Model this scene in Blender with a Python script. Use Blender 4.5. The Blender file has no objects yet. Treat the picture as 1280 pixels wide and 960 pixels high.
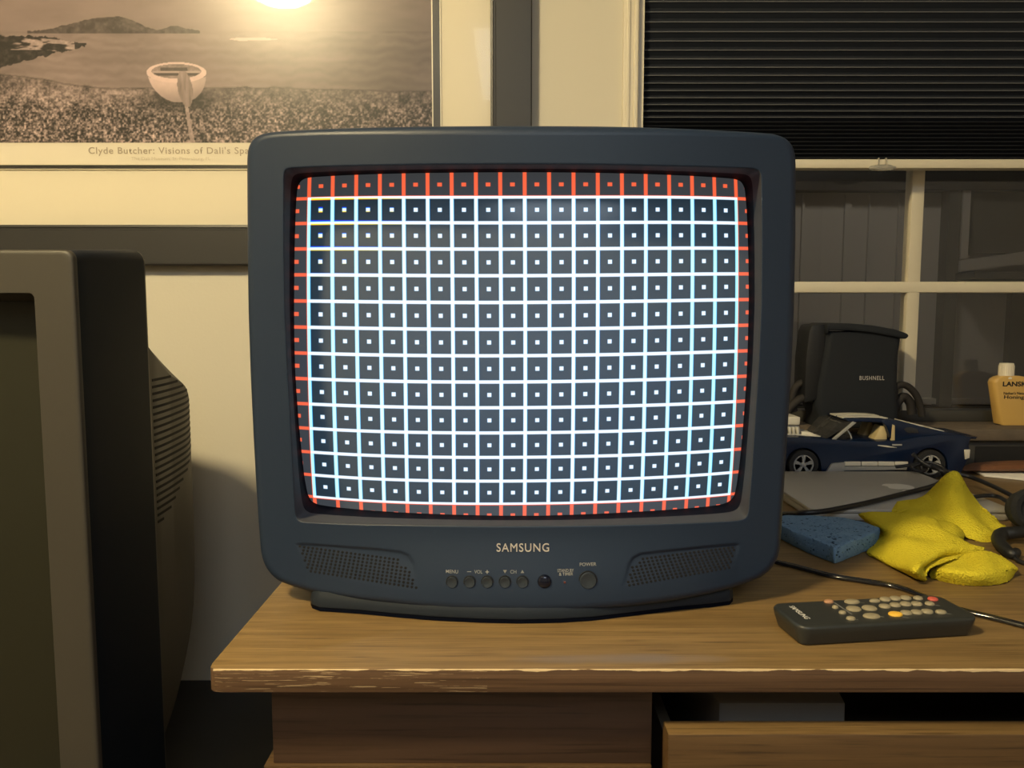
import bpy, bmesh, math, random
import numpy as np
from mathutils import Vector, Matrix
random.seed(7); rng = np.random.default_rng(7)
S = bpy.context.scene
COL = S.collection
R = math.radians

# ---------------------------------------------------------------- camera, world, exposure
F = 961.0; CW, CH = 1280, 960; PITCH = R(5.2); CAMZ = 1.045; DESK = 0.76
cd = bpy.data.cameras.new('camera'); cam = bpy.data.objects.new('camera', cd); COL.objects.link(cam)
cam.location = (0, 0, CAMZ); cam.rotation_euler = (R(90) - PITCH, 0, 0)
cd.sensor_fit = 'HORIZONTAL'; cd.sensor_width = 36; cd.lens = F / CW * 36; cd.clip_start = .02
S.camera = cam
S.view_settings.view_transform = 'Standard'; S.view_settings.look = 'None'
S.view_settings.gamma = 1; S.view_settings.use_curve_mapping = False; S.view_settings.exposure = 0
w = bpy.data.worlds.new('night'); S.world = w; w.use_nodes = True
w.node_tree.nodes['Background'].inputs[0].default_value = (.02, .03, .06, 1)
w.node_tree.nodes['Background'].inputs[1].default_value = .05
LAMP = (-.895, -.21, 2.296); LAMP_L = 318; LAMP_COL = (1, .80, .44)
fl = bpy.data.lights.new('added_fill_panel', 'AREA'); fl.shape = 'RECTANGLE'; fl.size = 1.2; fl.size_y = 1.2; fl.energy = 23; fl.color = (.78, .89, 1)
fo = bpy.data.objects.new('added_fill_panel', fl); COL.objects.link(fo); fo.location = (.42, -1.4, 2.36)  # added unseen area light, lifts the shadows in the room
pl = bpy.data.lights.new('added_porch_fill', 'POINT'); pl.energy = 6.3; pl.shadow_soft_size = .08; pl.color = (1, .93, .80)
po = bpy.data.objects.new('added_porch_fill', pl); COL.objects.link(po); po.location = (.9, 2.0, 2.0)  # added unseen light, brightens what shows through the window

def ray(px, py):
    x = (px - 640) / F; y = -(py - 480) / F
    return Vector((x, math.cos(PITCH) + y * math.sin(PITCH), -math.sin(PITCH) + y * math.cos(PITCH)))
def atY(px, py, Y):
    d = ray(px, py); d = d * (Y / d.y); return Vector((d.x, d.y, d.z + CAMZ))
def atZ(px, py, z):
    d = ray(px, py); d = d * ((z - CAMZ) / d.z); return Vector((d.x, d.y, d.z + CAMZ))

# ---------------------------------------------------------------- materials
def pr(m): return m.node_tree.nodes['Principled BSDF']
def mat(name, col, rough=.5, metal=0, spec=.5, coat=0, emit=None, es=0, bump=None, var=None):
    m = bpy.data.materials.new(name); m.use_nodes = True; b = pr(m); nt = m.node_tree
    b.inputs['Base Color'].default_value = (*col, 1); b.inputs['Roughness'].default_value = rough
    b.inputs['Metallic'].default_value = metal; b.inputs['Specular IOR Level'].default_value = spec
    b.inputs['Coat Weight'].default_value = coat
    if emit: b.inputs['Emission Color'].default_value = (*emit, 1); b.inputs['Emission Strength'].default_value = es
    tc = nt.nodes.new('ShaderNodeNewGeometry')
    if bump:                                     # (scale, strength, distance)
        n = nt.nodes.new('ShaderNodeTexNoise'); n.inputs['Scale'].default_value = bump[0]; n.inputs['Detail'].default_value = 4
        nt.links.new(tc.outputs['Position'], n.inputs['Vector'])
        bp = nt.nodes.new('ShaderNodeBump'); bp.inputs['Strength'].default_value = bump[1]; bp.inputs['Distance'].default_value = bump[2]
        nt.links.new(n.outputs['Fac'], bp.inputs['Height']); nt.links.new(bp.outputs[0], b.inputs['Normal'])
    if var:                                      # (scale, second colour)
        n = nt.nodes.new('ShaderNodeTexNoise'); n.inputs['Scale'].default_value = var[0]; n.inputs['Detail'].default_value = 5
        nt.links.new(tc.outputs['Position'], n.inputs['Vector'])
        mx = nt.nodes.new('ShaderNodeMix'); mx.data_type = 'RGBA'
        mx.inputs[6].default_value = (*col, 1); mx.inputs[7].default_value = (*var[1], 1)
        nt.links.new(n.outputs['Fac'], mx.inputs[0]); nt.links.new(mx.outputs[2], b.inputs['Base Color'])
    return m

class V:                                          # tiny node-maths wrapper
    def __init__(s, nt, sock): s.nt, s.s = nt, sock
    def op(s, o, *a, clamp=False):
        n = s.nt.nodes.new('ShaderNodeMath'); n.operation = o; n.use_clamp = clamp
        for i, x in enumerate((s,) + a):
            if isinstance(x, V): s.nt.links.new(x.s, n.inputs[i])
            else: n.inputs[i].default_value = x
        return V(s.nt, n.outputs[0])
    def __add__(s, o): return s.op('ADD', o)
    def __sub__(s, o): return s.op('SUBTRACT', o)
    def __mul__(s, o): return s.op('MULTIPLY', o)
    def gt(s, o): return s.op('GREATER_THAN', o)
    def lt(s, o): return s.op('LESS_THAN', o)
    def mx(s, o): return s.op('MAXIMUM', o)
    def mn(s, o): return s.op('MINIMUM', o)
    def ab(s): return s.op('ABSOLUTE')
    def inv(s): return V.const(s.nt, 1) - s
    @staticmethod
    def const(nt, v):
        n = nt.nodes.new('ShaderNodeValue'); n.outputs[0].default_value = v; return V(nt, n.outputs[0])

def wood(name, c1, c2, c3, scale=(4, 85, 85), rough=.42, edge=None, stain=False, axis_off=(0, 0, 0)):
    m = bpy.data.materials.new(name); m.use_nodes = True; nt = m.node_tree; b = pr(m); L = nt.links.new
    g = nt.nodes.new('ShaderNodeNewGeometry')
    mp = nt.nodes.new('ShaderNodeMapping'); mp.inputs['Scale'].default_value = scale; mp.inputs['Location'].default_value = axis_off
    L(g.outputs['Position'], mp.inputs['Vector'])
    n1 = nt.nodes.new('ShaderNodeTexNoise'); n1.inputs['Scale'].default_value = 1.6; n1.inputs['Detail'].default_value = 6; n1.inputs['Distortion'].default_value = .6
    L(mp.outputs[0], n1.inputs['Vector'])
    r = nt.nodes.new('ShaderNodeValToRGB'); r.color_ramp.elements[0].position = .34; r.color_ramp.elements[1].position = .66
    r.color_ramp.elements[0].color = (*c2, 1); r.color_ramp.elements[1].color = (*c1, 1)
    L(n1.outputs['Fac'], r.inputs[0])
    mp2 = nt.nodes.new('ShaderNodeMapping'); mp2.inputs['Scale'].default_value = (scale[0] * 2.2, scale[1] * 4.5, scale[2] * 4.5)
    L(g.outputs['Position'], mp2.inputs['Vector'])
    n2 = nt.nodes.new('ShaderNodeTexNoise'); n2.inputs['Scale'].default_value = 1.5; n2.inputs['Detail'].default_value = 3
    L(mp2.outputs[0], n2.inputs['Vector'])
    r2 = nt.nodes.new('ShaderNodeValToRGB'); r2.color_ramp.elements[0].position = .30; r2.color_ramp.elements[1].position = .46
    r2.color_ramp.elements[0].color = (1, 1, 1, 1); r2.color_ramp.elements[1].color = (0, 0, 0, 1)
    L(n2.outputs['Fac'], r2.inputs[0])
    mx = nt.nodes.new('ShaderNodeMix'); mx.data_type = 'RGBA'; mx.inputs[7].default_value = (*c3, 1)
    k = nt.nodes.new('ShaderNodeMath'); k.operation = 'MULTIPLY'; k.inputs[1].default_value = .9; L(r2.outputs[0], k.inputs[0])
    L(k.outputs[0], mx.inputs[0]); L(r.outputs[0], mx.inputs[6])
    out = mx.outputs[2]
    sep = nt.nodes.new('ShaderNodeSeparateXYZ'); L(g.outputs['Position'], sep.inputs[0])
    X, Y, Z = (V(nt, sep.outputs[i]) for i in range(3))
    if stain:                                    # worn grey patch in the varnish
        n3 = nt.nodes.new('ShaderNodeTexNoise'); n3.inputs['Scale'].default_value = 14; L(g.outputs['Position'], n3.inputs['Vector'])
        nz = V(nt, n3.outputs['Fac'])
        d = ((X - .10) * (X - .10) * 85) + ((Y - .615) * (Y - .615) * 9000) + (nz - .5) * 2.2
        msk = ((V.const(nt, 1.0) - d) * 1.6).op('MULTIPLY', .55, clamp=True)
        m3 = nt.nodes.new('ShaderNodeMix'); m3.data_type = 'RGBA'; m3.inputs[7].default_value = (.17, .13, .10, 1)
        L(msk.s, m3.inputs[0]); L(out, m3.inputs[6]); out = m3.outputs[2]
    if edge is not None:                         # chipped arris along the front top edge: (front Y, top Z)
        n4 = nt.nodes.new('ShaderNodeTexNoise'); n4.inputs['Scale'].default_value = 1.0; n4.inputs['Detail'].default_value = 4
        mp4 = nt.nodes.new('ShaderNodeMapping'); mp4.inputs['Scale'].default_value = (38, 2, 2); L(g.outputs['Position'], mp4.inputs['Vector']); L(mp4.outputs[0], n4.inputs['Vector'])
        nz = V(nt, n4.outputs['Fac'])
        near = (Z - edge[1] + .0012 + (nz - .55) * .006).gt(0) * (Y - edge[0] - .0012 - (nz - .5) * .003).lt(0)
        n5 = nt.nodes.new('ShaderNodeTexNoise'); n5.inputs['Scale'].default_value = 1.0; n5.inputs['Detail'].default_value = 5
        mp5 = nt.nodes.new('ShaderNodeMapping'); mp5.inputs['Scale'].default_value = (30, 60, 900); L(g.outputs['Position'], mp5.inputs['Vector']); L(mp5.outputs[0], n5.inputs['Vector'])
        sc = V(nt, n5.outputs['Fac']).gt(.61) * (Y - edge[0] - .001).lt(0) * (X + .02).lt(0)
        msk = near.mx(sc * .55)
        m4 = nt.nodes.new('ShaderNodeMix'); m4.data_type = 'RGBA'; m4.inputs[7].default_value = (.62, .47, .27, 1)
        L(msk.s, m4.inputs[0]); L(out, m4.inputs[6]); out = m4.outputs[2]
    L(out, b.inputs['Base Color']); b.inputs['Roughness'].default_value = rough
    bp = nt.nodes.new('ShaderNodeBump'); bp.inputs['Strength'].default_value = .25; bp.inputs['Distance'].default_value = .0006
    L(n2.outputs['Fac'], bp.inputs['Height']); L(bp.outputs[0], b.inputs['Normal'])
    return m

M = {}
M['wall'] = mat('painted_plaster', (.70, .66, .56), .75, bump=(180, .12, .002))
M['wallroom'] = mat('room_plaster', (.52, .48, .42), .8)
M['siding'] = mat('grey_siding', (.34, .32, .29), .8)
M['sidingd'] = mat('dark_siding', (.10, .095, .08), .8, var=(9, (.05, .05, .042)))
M['ceil'] = mat('ceiling_paint', (.55, .52, .46), .85)
M['floor'] = wood('floor_boards', (.10, .06, .035), (.07, .042, .024), (.04, .025, .015), (2, 14, 14))
M['trim'] = mat('cream_gloss_paint', (.74, .68, .54), .38)
M['sill'] = mat('weathered_sill', (.17, .13, .09), .7, var=(60, (.08, .065, .05)))
M['darkpanel'] = mat('dark_panel', (.045, .043, .038), .6)
M['blackpanel'] = mat('black_inset', (.012, .012, .013), .6)
M['glass'] = mat('window_glass', (1, 1, 1), .0)
g = pr(M['glass']); g.inputs['Transmission Weight'].default_value = 1; g.inputs['IOR'].default_value = 1.5
M['shade'] = mat('shade_fabric', (.008, .012, .022), .9, bump=(400, .2, .0005))
M['shadeedge'] = mat('lit_pleat_edge', (.10, .105, .12), .8)
M['clear'] = mat('clear_plastic', (.9, .88, .8), .12); pr(M['clear']).inputs['Transmission Weight'].default_value = .7
M['tv'] = mat('glare_tinted_plastic', (.016, .029, .058), .43, spec=.38, bump=(1500, .10, .0003))  # blue tint puts the screen's glare into the casing colour
M['tvinner'] = mat('lit_recess_plastic', (.050, .052, .062), .6, spec=.10)  # casing plastic made paler, lamplight on the lower lip put into the colour
M['tvdark'] = mat('charcoal_plastic_groove', (.012, .013, .016), .5)
M['rubber'] = mat('black_rubber', (.0022, .0035, .009), .7, spec=.06)
M['hole'] = mat('grille_hole', (.004, .004, .006), .8)
M['btn'] = mat('button_plastic', (.030, .040, .054), .3)
M['sensor'] = mat('sensor_window', (.006, .008, .02), .06)
M['silver'] = mat('silver_lettering', (.62, .56, .50), .35, metal=.3)
M['print'] = mat('grey_printing', (.28, .28, .27), .6)
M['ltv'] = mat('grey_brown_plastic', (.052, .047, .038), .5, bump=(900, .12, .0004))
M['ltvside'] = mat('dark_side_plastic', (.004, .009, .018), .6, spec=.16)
M['ltvscreen'] = mat('dark_tube_glass', (.026, .026, .017), .3, spec=.3)
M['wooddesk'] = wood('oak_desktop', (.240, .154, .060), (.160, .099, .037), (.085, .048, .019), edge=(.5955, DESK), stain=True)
M['woodapron'] = wood('shaded_oak_apron', (.085, .048, .029), (.066, .037, .021), (.040, .022, .012), (2.2, 30, 45), rough=.5)  # shadow of the desktop overhang put into the darker wood colour
M['wooddrawer'] = wood('shaded_oak_drawer', (.105, .060, .023), (.076, .042, .016), (.04, .022, .008), rough=.45, axis_off=(3, 1, 2))  # front wood darkened, shade below the desktop put into its colour
M['woodedge'] = wood('oak_edge_band', (.135, .078, .042), (.100, .056, .030), (.055, .030, .016), (2.2, 30, 130), edge=(.5955, DESK))
M['woodinner'] = mat('unfinished_board', (.10, .085, .06), .8)
M['black'] = mat('black_satin', (.010, .011, .012), .5)
M['frame'] = mat('black_frame_wood', (.034, .034, .035), .42, bump=(300, .1, .0004))
M['mat'] = mat('cream_mount_board', (.78, .72, .58), .8)
M['fillet'] = mat('bright_fillet', (.75, .70, .55), .3, metal=.4)
M['filletb'] = mat('black_fillet', (.02, .02, .02), .3)
M['paper'] = mat('print_paper', (.78, .72, .60), .7)
M['caption'] = mat('caption_ink', (.40, .34, .26), .7)
M['caption2'] = mat('faint_caption_ink', (.62, .56, .45), .7)
M['alu'] = mat('brushed_aluminium', (.50, .49, .46), .5, metal=.25)
M['logo'] = mat('pale_logo', (.88, .86, .80), .35)
M['sponge'] = mat('blue_sponge_cellulose', (.17, .31, .50), .85, var=(90, (.11, .22, .38)))
M['spongep'] = mat('sponge_pore', (.02, .055, .10), .95)
M['cable'] = mat('black_cable_rubber', (.012, .013, .017), .4)
M['cableg'] = mat('glossy_black_cable', (.010, .011, .015), .12, coat=.6)
M['remote'] = mat('remote_plastic', (.026, .029, .028), .36, bump=(1200, .1, .0003))
M['rbtn'] = mat('grey_rubber_key', (.30, .26, .17), .45)
M['rbtny'] = mat('yellow_rubber_key', (.85, .50, .06), .4)
M['rbtnr'] = mat('red_rubber_key', (.55, .10, .07), .4)
M['rbtno'] = mat('tan_rubber_key', (.45, .24, .13), .4)
M['white'] = mat('white_plastic', (.82, .80, .74), .4)
M['rmark'] = mat('remote_marking', (.22, .22, .21), .6)
M['bag'] = mat('black_nylon', (.007, .010, .016), .85, bump=(700, .4, .0006))
M['bagtrim'] = mat('black_piping', (.008, .009, .012), .6)
M['bagtext'] = mat('white_thread', (.55, .53, .50), .7)
M['strap'] = mat('webbing_strap', (.018, .015, .014), .75)
M['blue'] = mat('dark_blue_brick_plastic', (.0045, .013, .042), .25)
M['whitep'] = mat('white_brick_plastic', (.66, .63, .55), .35)
M['greyp'] = mat('light_grey_brick_plastic', (.34, .34, .33), .35)
M['tyre'] = mat('black_tyre', (.012, .012, .013), .7)
M['tanp'] = mat('tan_brick_plastic', (.62, .50, .26), .4)
M['cglass'] = mat('smoked_clear_plastic', (.06, .06, .06), .08); pr(M['cglass']).inputs['Alpha'].default_value = .55
M['dark'] = mat('black_brick_plastic', (.012, .012, .014), .4)
M['bottle'] = mat('amber_oil_bottle', (.66, .42, .12), .30, coat=.4)
M['bottleside'] = mat('frosted_bottle_edge', (.62, .50, .28), .35)
M['cap'] = mat('white_cap', (.80, .74, .60), .4)
M['ink'] = mat('black_label_ink', (.02, .018, .015), .6)
M['leather'] = mat('brown_leather', (.20, .085, .040), .5, bump=(120, .4, .002), var=(25, (.12, .05, .025)))
M['sheet'] = mat('white_paper', (.78, .76, .70), .7)
M['greyfile'] = mat('grey_cardboard', (.21, .19, .165), .75)
M['foam'] = mat('black_foam', (.010, .011, .013), .9, bump=(300, .5, .001))

# ---------------------------------------------------------------- object helpers
def props(o, label=None, cat=None, group=None, kind=None):
    if label: o['label'] = label
    if cat: o['category'] = cat
    if group: o['group'] = group
    if kind: o['kind'] = kind
    return o
def thing(name, loc, label, cat, group=None):
    o = bpy.data.objects.new(name, None); COL.objects.link(o); o.location = loc; o.empty_display_size = .05
    return props(o, label, cat, group)
def wloc(p):
    v = Vector((0, 0, 0))
    while p is not None: v += p.location; p = p.parent
    return v
def obj(name, bm, m, parent=None, smooth=True, origin=None):
    """bm: a BMesh in world coordinates"""
    bmesh.ops.recalc_face_normals(bm, faces=bm.faces[:]) if smooth != 'keep' else None
    me = bpy.data.meshes.new(name); bm.to_mesh(me); bm.free()
    ms = m if isinstance(m, (list, tuple)) else [m]
    for x in ms: me.materials.append(x)
    if smooth:
        me.polygons.foreach_set('use_smooth', [True] * len(me.polygons))
        me.set_sharp_from_angle(angle=R(38))
    o = bpy.data.objects.new(name, me); COL.objects.link(o)
    if parent is not None:
        base = wloc(parent)
        if parent.type == 'MESH': o.parent = parent; me.transform(Matrix.Translation(-base)); return o
        o.parent = parent; me.transform(Matrix.Translation(-base))
    else:
        if origin is None:
            co = np.array([v.co[:] for v in me.vertices]); lo, hi = co.min(0), co.max(0)
            origin = ((lo[0] + hi[0]) / 2, (lo[1] + hi[1]) / 2, lo[2])
        me.transform(Matrix.Translation(-Vector(origin))); o.location = origin
    return o
def box(bm, x0, x1, y0, y1, z0, z1, bev=0, seg=2, mi=0):
    vs = [bm.verts.new((x, y, z)) for z in (z0, z1) for y in (y0, y1) for x in (x0, x1)]
    fs = [bm.faces.new([vs[i] for i in f]) for f in ((0, 2, 3, 1), (4, 5, 7, 6), (0, 1, 5, 4), (2, 6, 7, 3), (0, 4, 6, 2), (1, 3, 7, 5))]
    for f in fs: f.material_index = mi
    if bev:
        es = list({e for f in fs for e in f.edges})
        r = bmesh.ops.bevel(bm, geom=es, offset=bev, segments=seg, profile=.5, affect='EDGES')
        for f in r['faces']: f.material_index = mi
    return vs
def boxo(name, dims, m, parent=None, bev=0, **k):
    bm = bmesh.new(); box(bm, *dims, bev=bev); return obj(name, bm, m, parent, **k)
def struct(name, bm, m, **k):
    o = obj(name, bm, m, **k); o['kind'] = 'structure'; return o
def loft(bm, rings, closed=True, cap0=False, cap1=False, mis=None):
    vr = [[bm.verts.new(p) for p in r] for r in rings]
    for i in range(len(vr) - 1):
        a, b = vr[i], vr[i + 1]; n = len(a)
        for j in range(n if closed else n - 1):
            f = bm.faces.new((a[j], a[(j + 1) % n], b[(j + 1) % n], b[j]))
            if mis: f.material_index = mis[i]
    if cap0: f = bm.faces.new(vr[0]); f.material_index = mis[0] if mis else 0
    if cap1: f = bm.faces.new(vr[-1]); f.material_index = mis[-1] if mis else 0
    return vr
def catmull(pts, n):
    P = [pts[0]] + list(pts) + [pts[-1]]; out = []
    for i in range(1, len(P) - 2):
        for k in range(n):
            t = k / n; a, b, c, d = P[i - 1], P[i], P[i + 1], P[i + 2]
            out.append(.5 * ((2 * b) + (c - a) * t + (2 * a - 5 * b + 4 * c - d) * t * t + (3 * b - a - 3 * c + d) * t ** 3))
    out.append(pts[-1]); return out
def tube(bm, pts, r, seg=10, n=8, smoothpts=True, mi=0):
    P = catmull([Vector(p) for p in pts], n) if smoothpts else [Vector(p) for p in pts]
    up = Vector((0, 0, 1)); rings = []
    for i, p in enumerate(P):
        t = (P[min(i + 1, len(P) - 1)] - P[max(i - 1, 0)]).normalized()
        s = t.cross(up)
        if s.length < .05: s = Vector((1, 0, 0)) if i == 0 else last
        s.normalize(); last = s; u = s.cross(t).normalized()
        rr = r(i / (len(P) - 1)) if callable(r) else r
        rings.append([p + s * math.cos(a) * rr + u * math.sin(a) * rr for a in [2 * math.pi * k / seg for k in range(seg)]])
    vr = loft(bm, rings, cap0=True, cap1=True)
def disc(bm, c, nrm, prof, seg=24, xs=1, xdir=None, mi=0):
    """lathe about nrm: prof = [(radius, height)]"""
    nrm = Vector(nrm).normalized(); a = Vector(xdir) if xdir else Vector((0, 0, 1)).cross(nrm)
    if a.length < .01: a = Vector((1, 0, 0))
    a.normalize(); b = nrm.cross(a)
    rings = [[Vector(c) + a * xs * math.cos(t) * r + b * math.sin(t) * r + nrm * h for t in [2 * math.pi * k / seg for k in range(seg)]] for r, h in prof]
    loft(bm, rings, cap0=True, cap1=True, mis=[mi] * len(rings))
def prism(bm, poly, depth, bev=0, mi=0, seg=2):
    """poly: list of Vectors (planar), extruded by vector depth"""
    vs = [bm.verts.new(p) for p in poly]; f = bm.faces.new(vs)
    r = bmesh.ops.extrude_face_region(bm, geom=[f]); nv = [v for v in r['geom'] if isinstance(v, bmesh.types.BMVert)]
    for v in nv: v.co += Vector(depth)
    fs = {g for v in vs + nv for g in v.link_faces}
    for g in fs: g.material_index = mi
    if bev:
        es = list({e for v in vs + nv for e in v.link_edges})
        r = bmesh.ops.bevel(bm, geom=es, offset=bev, segments=seg, profile=.5, affect='EDGES')
        for g in r['faces']: g.material_index = mi
FONTN = 0
def textbm(s, width, height, place, bold=0, extr=0.0, space=1.0):
    """text as a flat (or thin) mesh, normalised to width x height round 0, mapped through place(x, y, h)"""
    cu = bpy.data.curves.new('lettering', 'FONT'); cu.body = s; cu.size = 1; cu.offset = bold; cu.resolution_u = 4; cu.space_character = space
    if extr: cu.extrude = .05
    t = bpy.data.objects.new('lettering', cu); COL.objects.link(t)
    bpy.context.view_layer.update(); dg = bpy.context.evaluated_depsgraph_get()
    me = t.evaluated_get(dg).to_mesh(); co = np.array([v.co[:] for v in me.vertices]); lo, hi = co.min(0), co.max(0)
    bm = bmesh.new(); bm.from_mesh(me); t.evaluated_get(dg).to_mesh_clear()
    for v in bm.verts:
        x = ((v.co.x - lo[0]) / (hi[0] - lo[0]) - .5) * width; y = ((v.co.y - lo[1]) / (hi[1] - lo[1]) - .5) * height
        h = (v.co.z / .05) * extr if extr else 0
        v.co = place(x, y, h)
    bpy.data.objects.remove(t); bpy.data.curves.remove(cu)
    return bm

# ================================================================ the room
WY = 1.46                                                   # front of the back wall
x_win = atY(797, 100, WY - .005).x                          # left edge of the window opening
SILL = DESK + .070
ZT = 2.374
RX0, RX1, RY0 = -2.5, 2.3, -2.7
WR, WT = 1.75, 2.12                                         # right and top of the opening
bm = bmesh.new()
box(bm, RX0, x_win, WY, WY + .18, 0, ZT); box(bm, x_win, WR, WY, WY + .18, 0, SILL - .02)
box(bm, x_win, WR, WY, WY + .18, WT, ZT); box(bm, WR, RX1, WY, WY + .18, 0, ZT)
struct('wall_back', bm, M['wall'], smooth=False)
bm = bmesh.new(); box(bm, RX0 - .1, RX0, RY0, WY + .18, 0, ZT); struct('wall_left', bm, M['wallroom'], smooth=False)
bm = bmesh.new(); box(bm, RX1, RX1 + .1, RY0, WY + .18, 0, ZT); struct('wall_right', bm, M['wallroom'], smooth=False)
bm = bmesh.new(); box(bm, RX0 - .1, RX1 + .1, RY0 - .1, RY0, 0, ZT); struct('wall_front', bm, M['wallroom'], smooth=False)
bm = bmesh.new(); box(bm, RX0 - .1, RX1 + .1, RY0 - .1, WY + .18, -.1, 0); struct('floor', bm, M['floor'], smooth=False)
bm = bmesh.new(); box(bm, RX0 - .1, RX1 + .1, RY0 - .1, WY + .18, ZT, ZT + .1); struct('ceiling', bm, M['ceil'], smooth=False)
# door and casing on the wall behind the photographer: it shows dimly in the window glass
bm = bmesh.new(); box(bm, .95, 1.80, RY0 + .001, RY0 + .04, 0, 2.03, .004)
for z0, z1 in ((.2, .9), (1.05, 1.85)):
    for x0, x1 in ((1.05, 1.33), (1.42, 1.70)): box(bm, x0, x1, RY0 + .035, RY0 + .05, z0, z1, .006)
struct('door_1', bm, M['trim'])
bm = bmesh.new()
box(bm, .85, .94, RY0 + .001, RY0 + .05, 0, 2.12, .004); box(bm, 1.81, 1.90, RY0 + .001, RY0 + .05, 0, 2.12, .004); box(bm, .85, 1.90, RY0 + .001, RY0 + .055, 2.04, 2.13, .004)
struct('trim_3', bm, M['trim'])
# window: jamb, sash frame, muntins, pane
win = bpy.data.objects.new('window_1', None); COL.objects.link(win); win.location = (x_win, WY + .1, SILL); win['kind'] = 'structure'
GY = WY + .085
bm = bmesh.new()
box(bm, x_win - .002, x_win + .012, WY, WY + .15, SILL, WT); box(bm, WR - .012, WR + .002, WY, WY + .15, SILL, WT); box(bm, x_win, WR, WY, WY + .15, WT - .012, WT)
obj('jamb', bm, M['trim'], win)
zr0 = atY(1000, 366, GY - .012).z; zr1 = atY(1000, 352, GY - .012).z
xm0 = atY(1134.5, 366, GY - .012).x; xm1 = atY(1150.5, 366, GY - .012).x
bm = bmesh.new()
box(bm, x_win, WR, GY - .012, GY + .02, zr0, zr1, .003)
dx = 6 * (xm1 - xm0) * 4.6
mi = xm0
while mi < WR:
    box(bm, mi, mi + (xm1 - xm0), GY - .011, GY + .019, SILL, WT, .003); mi += .40
box(bm, x_win + .01, x_win + .05, GY - .014, GY + .02, SILL, WT, .003)
obj('muntin', bm, M['trim'], win)
bm = bmesh.new(); box(bm, x_win, WR, GY - .016, GY + .03, SILL, SILL + .022, .002); obj('bottom_rail', bm, M['darkpanel'], win)
bm = bmesh.new(); box(bm, x_win, WR, GY, GY + .004, SILL + .01, WT - .01); obj('pane', bm, M['glass'], win, smooth=False)
bm = bmesh.new(); box(bm, x_win, WR, WY - .035, WY + .12, SILL - .022, SILL, .003); struct('trim_1', bm, M['sill'])
bm = bmesh.new()
box(bm, x_win, WR, WY - .022, WY, DESK - .1, SILL - .022, .001)
for k in range(5):
    x0 = atY(1218, 560, WY - .02).x + (k - 2) * .30
    box(bm, x0, x0 + .28, WY - .0235, WY - .021, SILL - .072, SILL - .034, 0, mi=1)
struct('trim_2', bm, [M['darkpanel'], M['blackpanel']])
# casing beside the window
xa = atY(779, 100, WY - .012).x
bm = bmesh.new()
box(bm, xa, x_win + .001, WY - .010, WY, DESK - .2, WT + .08, .002); box(bm, xa + .006, xa + .012, WY - .013, WY - .009, DESK - .2, WT + .08, .001)
box(bm, x_win - .008, x_win, WY - .014, WY - .009, DESK - .2, WT + .08, .002)
box(bm, xa, WR + .06, WY - .010, WY, WT, WT + .08, .002)
struct('trim_4', bm, M['trim'])

# enclosed porch outside the window
OY = 2.7
def ox(px): return atY(px, 300, OY).x
def oz(py): return atY(1100, py, OY).z
bm = bmesh.new()
box(bm, 0, 4.2, OY, OY + .1, -.2, 3)
for a, b_ in ((1053, 1061), (1000, 1003), (1083, 1085), (1120, 1122)): box(bm, ox(a), ox(b_), OY - .012, OY, 0, oz(244))
struct('wall_outside', bm, M['siding'], smooth=False)
bm = bmesh.new()
box(bm, ox(1174), ox(1189), OY - .05, OY, -.2, oz(241)); box(bm, ox(1262), 4.2, OY - .03, OY, -.2, oz(360))
box(bm, ox(1200), 4.2, OY - .02, OY, oz(318), oz(241)); box(bm, ox(1186), 4.2, OY - .16, OY, oz(351), oz(343)); box(bm, .6, ox(1250), OY - .05, OY, oz(520), oz(506))
struct('trim_5', bm, M['sidingd'], smooth=False)
bm = bmesh.new()
prism(bm, [Vector((ox(1190), OY - .03, oz(341))), Vector((ox(1275), OY - .03, oz(330))), Vector((ox(1275), OY - .03, oz(315))), Vector((ox(1190), OY - .03, oz(327)))], (0, -.03, 0)); box(bm, ox(1191), ox(1200), OY - .05, OY - .01, oz(325), oz(241)); box(bm, .6, ox(1250), OY - .03, OY, oz(504), oz(497))
struct('trim_6', bm, M['siding'], smooth=False)
bm = bmesh.new(); box(bm, 0, 4.2, WY + .18, OY + .1, 3, 3.1); box(bm, 0, 4.2, WY + .18, OY + .1, -.3, -.2); box(bm, 0, .05, WY + .18, OY, -.2, 3); box(bm, 4.15, 4.2, WY + .18, OY, -.2, 3)
struct('ceiling_outside', bm, M['siding'], smooth=False)

bm = bmesh.new(); box(bm, .6, 4.2, OY - .06, OY + .0, oz(241), oz(150)); struct('painted_dark_band', bm, M['blackpanel'], smooth=False)  # black strip stands in for the shade's dark reflection atop the glass

# cellular shade
SY = WY + .028
zb0, zb1 = atY(1000, 211, SY - .012).z, atY(1000, 200, SY - .012).z
sh = thing('pleated_shade', ((x_win + WR) / 2, SY, zb0), 'dark blue pleated cellular shade lowered over the upper half of the window', 'window shade')
xs0, xs1 = x_win + .004, WR - .006
prof = [(SY - .006, zb1)]
edges = []
z = zb1; k = 0
ys = []
while z < WT - .01:
    step = .0072 if k < 10 else min(.0110 + .00055 * (k - 10), .0190)
    ys.append((z, step)); z += step; k += 1
bm = bmesh.new()
P = []
for z, st in ys:
    P += [(SY - .006, z), (SY - .016 + .003 * min(1, st / .02), z + st * .5)]
    edges.append((z + st * .5, st))
P.append((SY - .006, WT - .012))
rings = [[(xs0, y, z), (xs1, y, z)] for y, z in P]
loft(bm, rings, closed=False)
for r_ in rings: pass
Pb = [[(xs0, SY + .010, P[0][1]), (xs1, SY + .010, P[0][1])], [(xs0, SY + .010, P[-1][1]), (xs1, SY + .010, P[-1][1])]]
loft(bm, Pb, closed=False)
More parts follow.
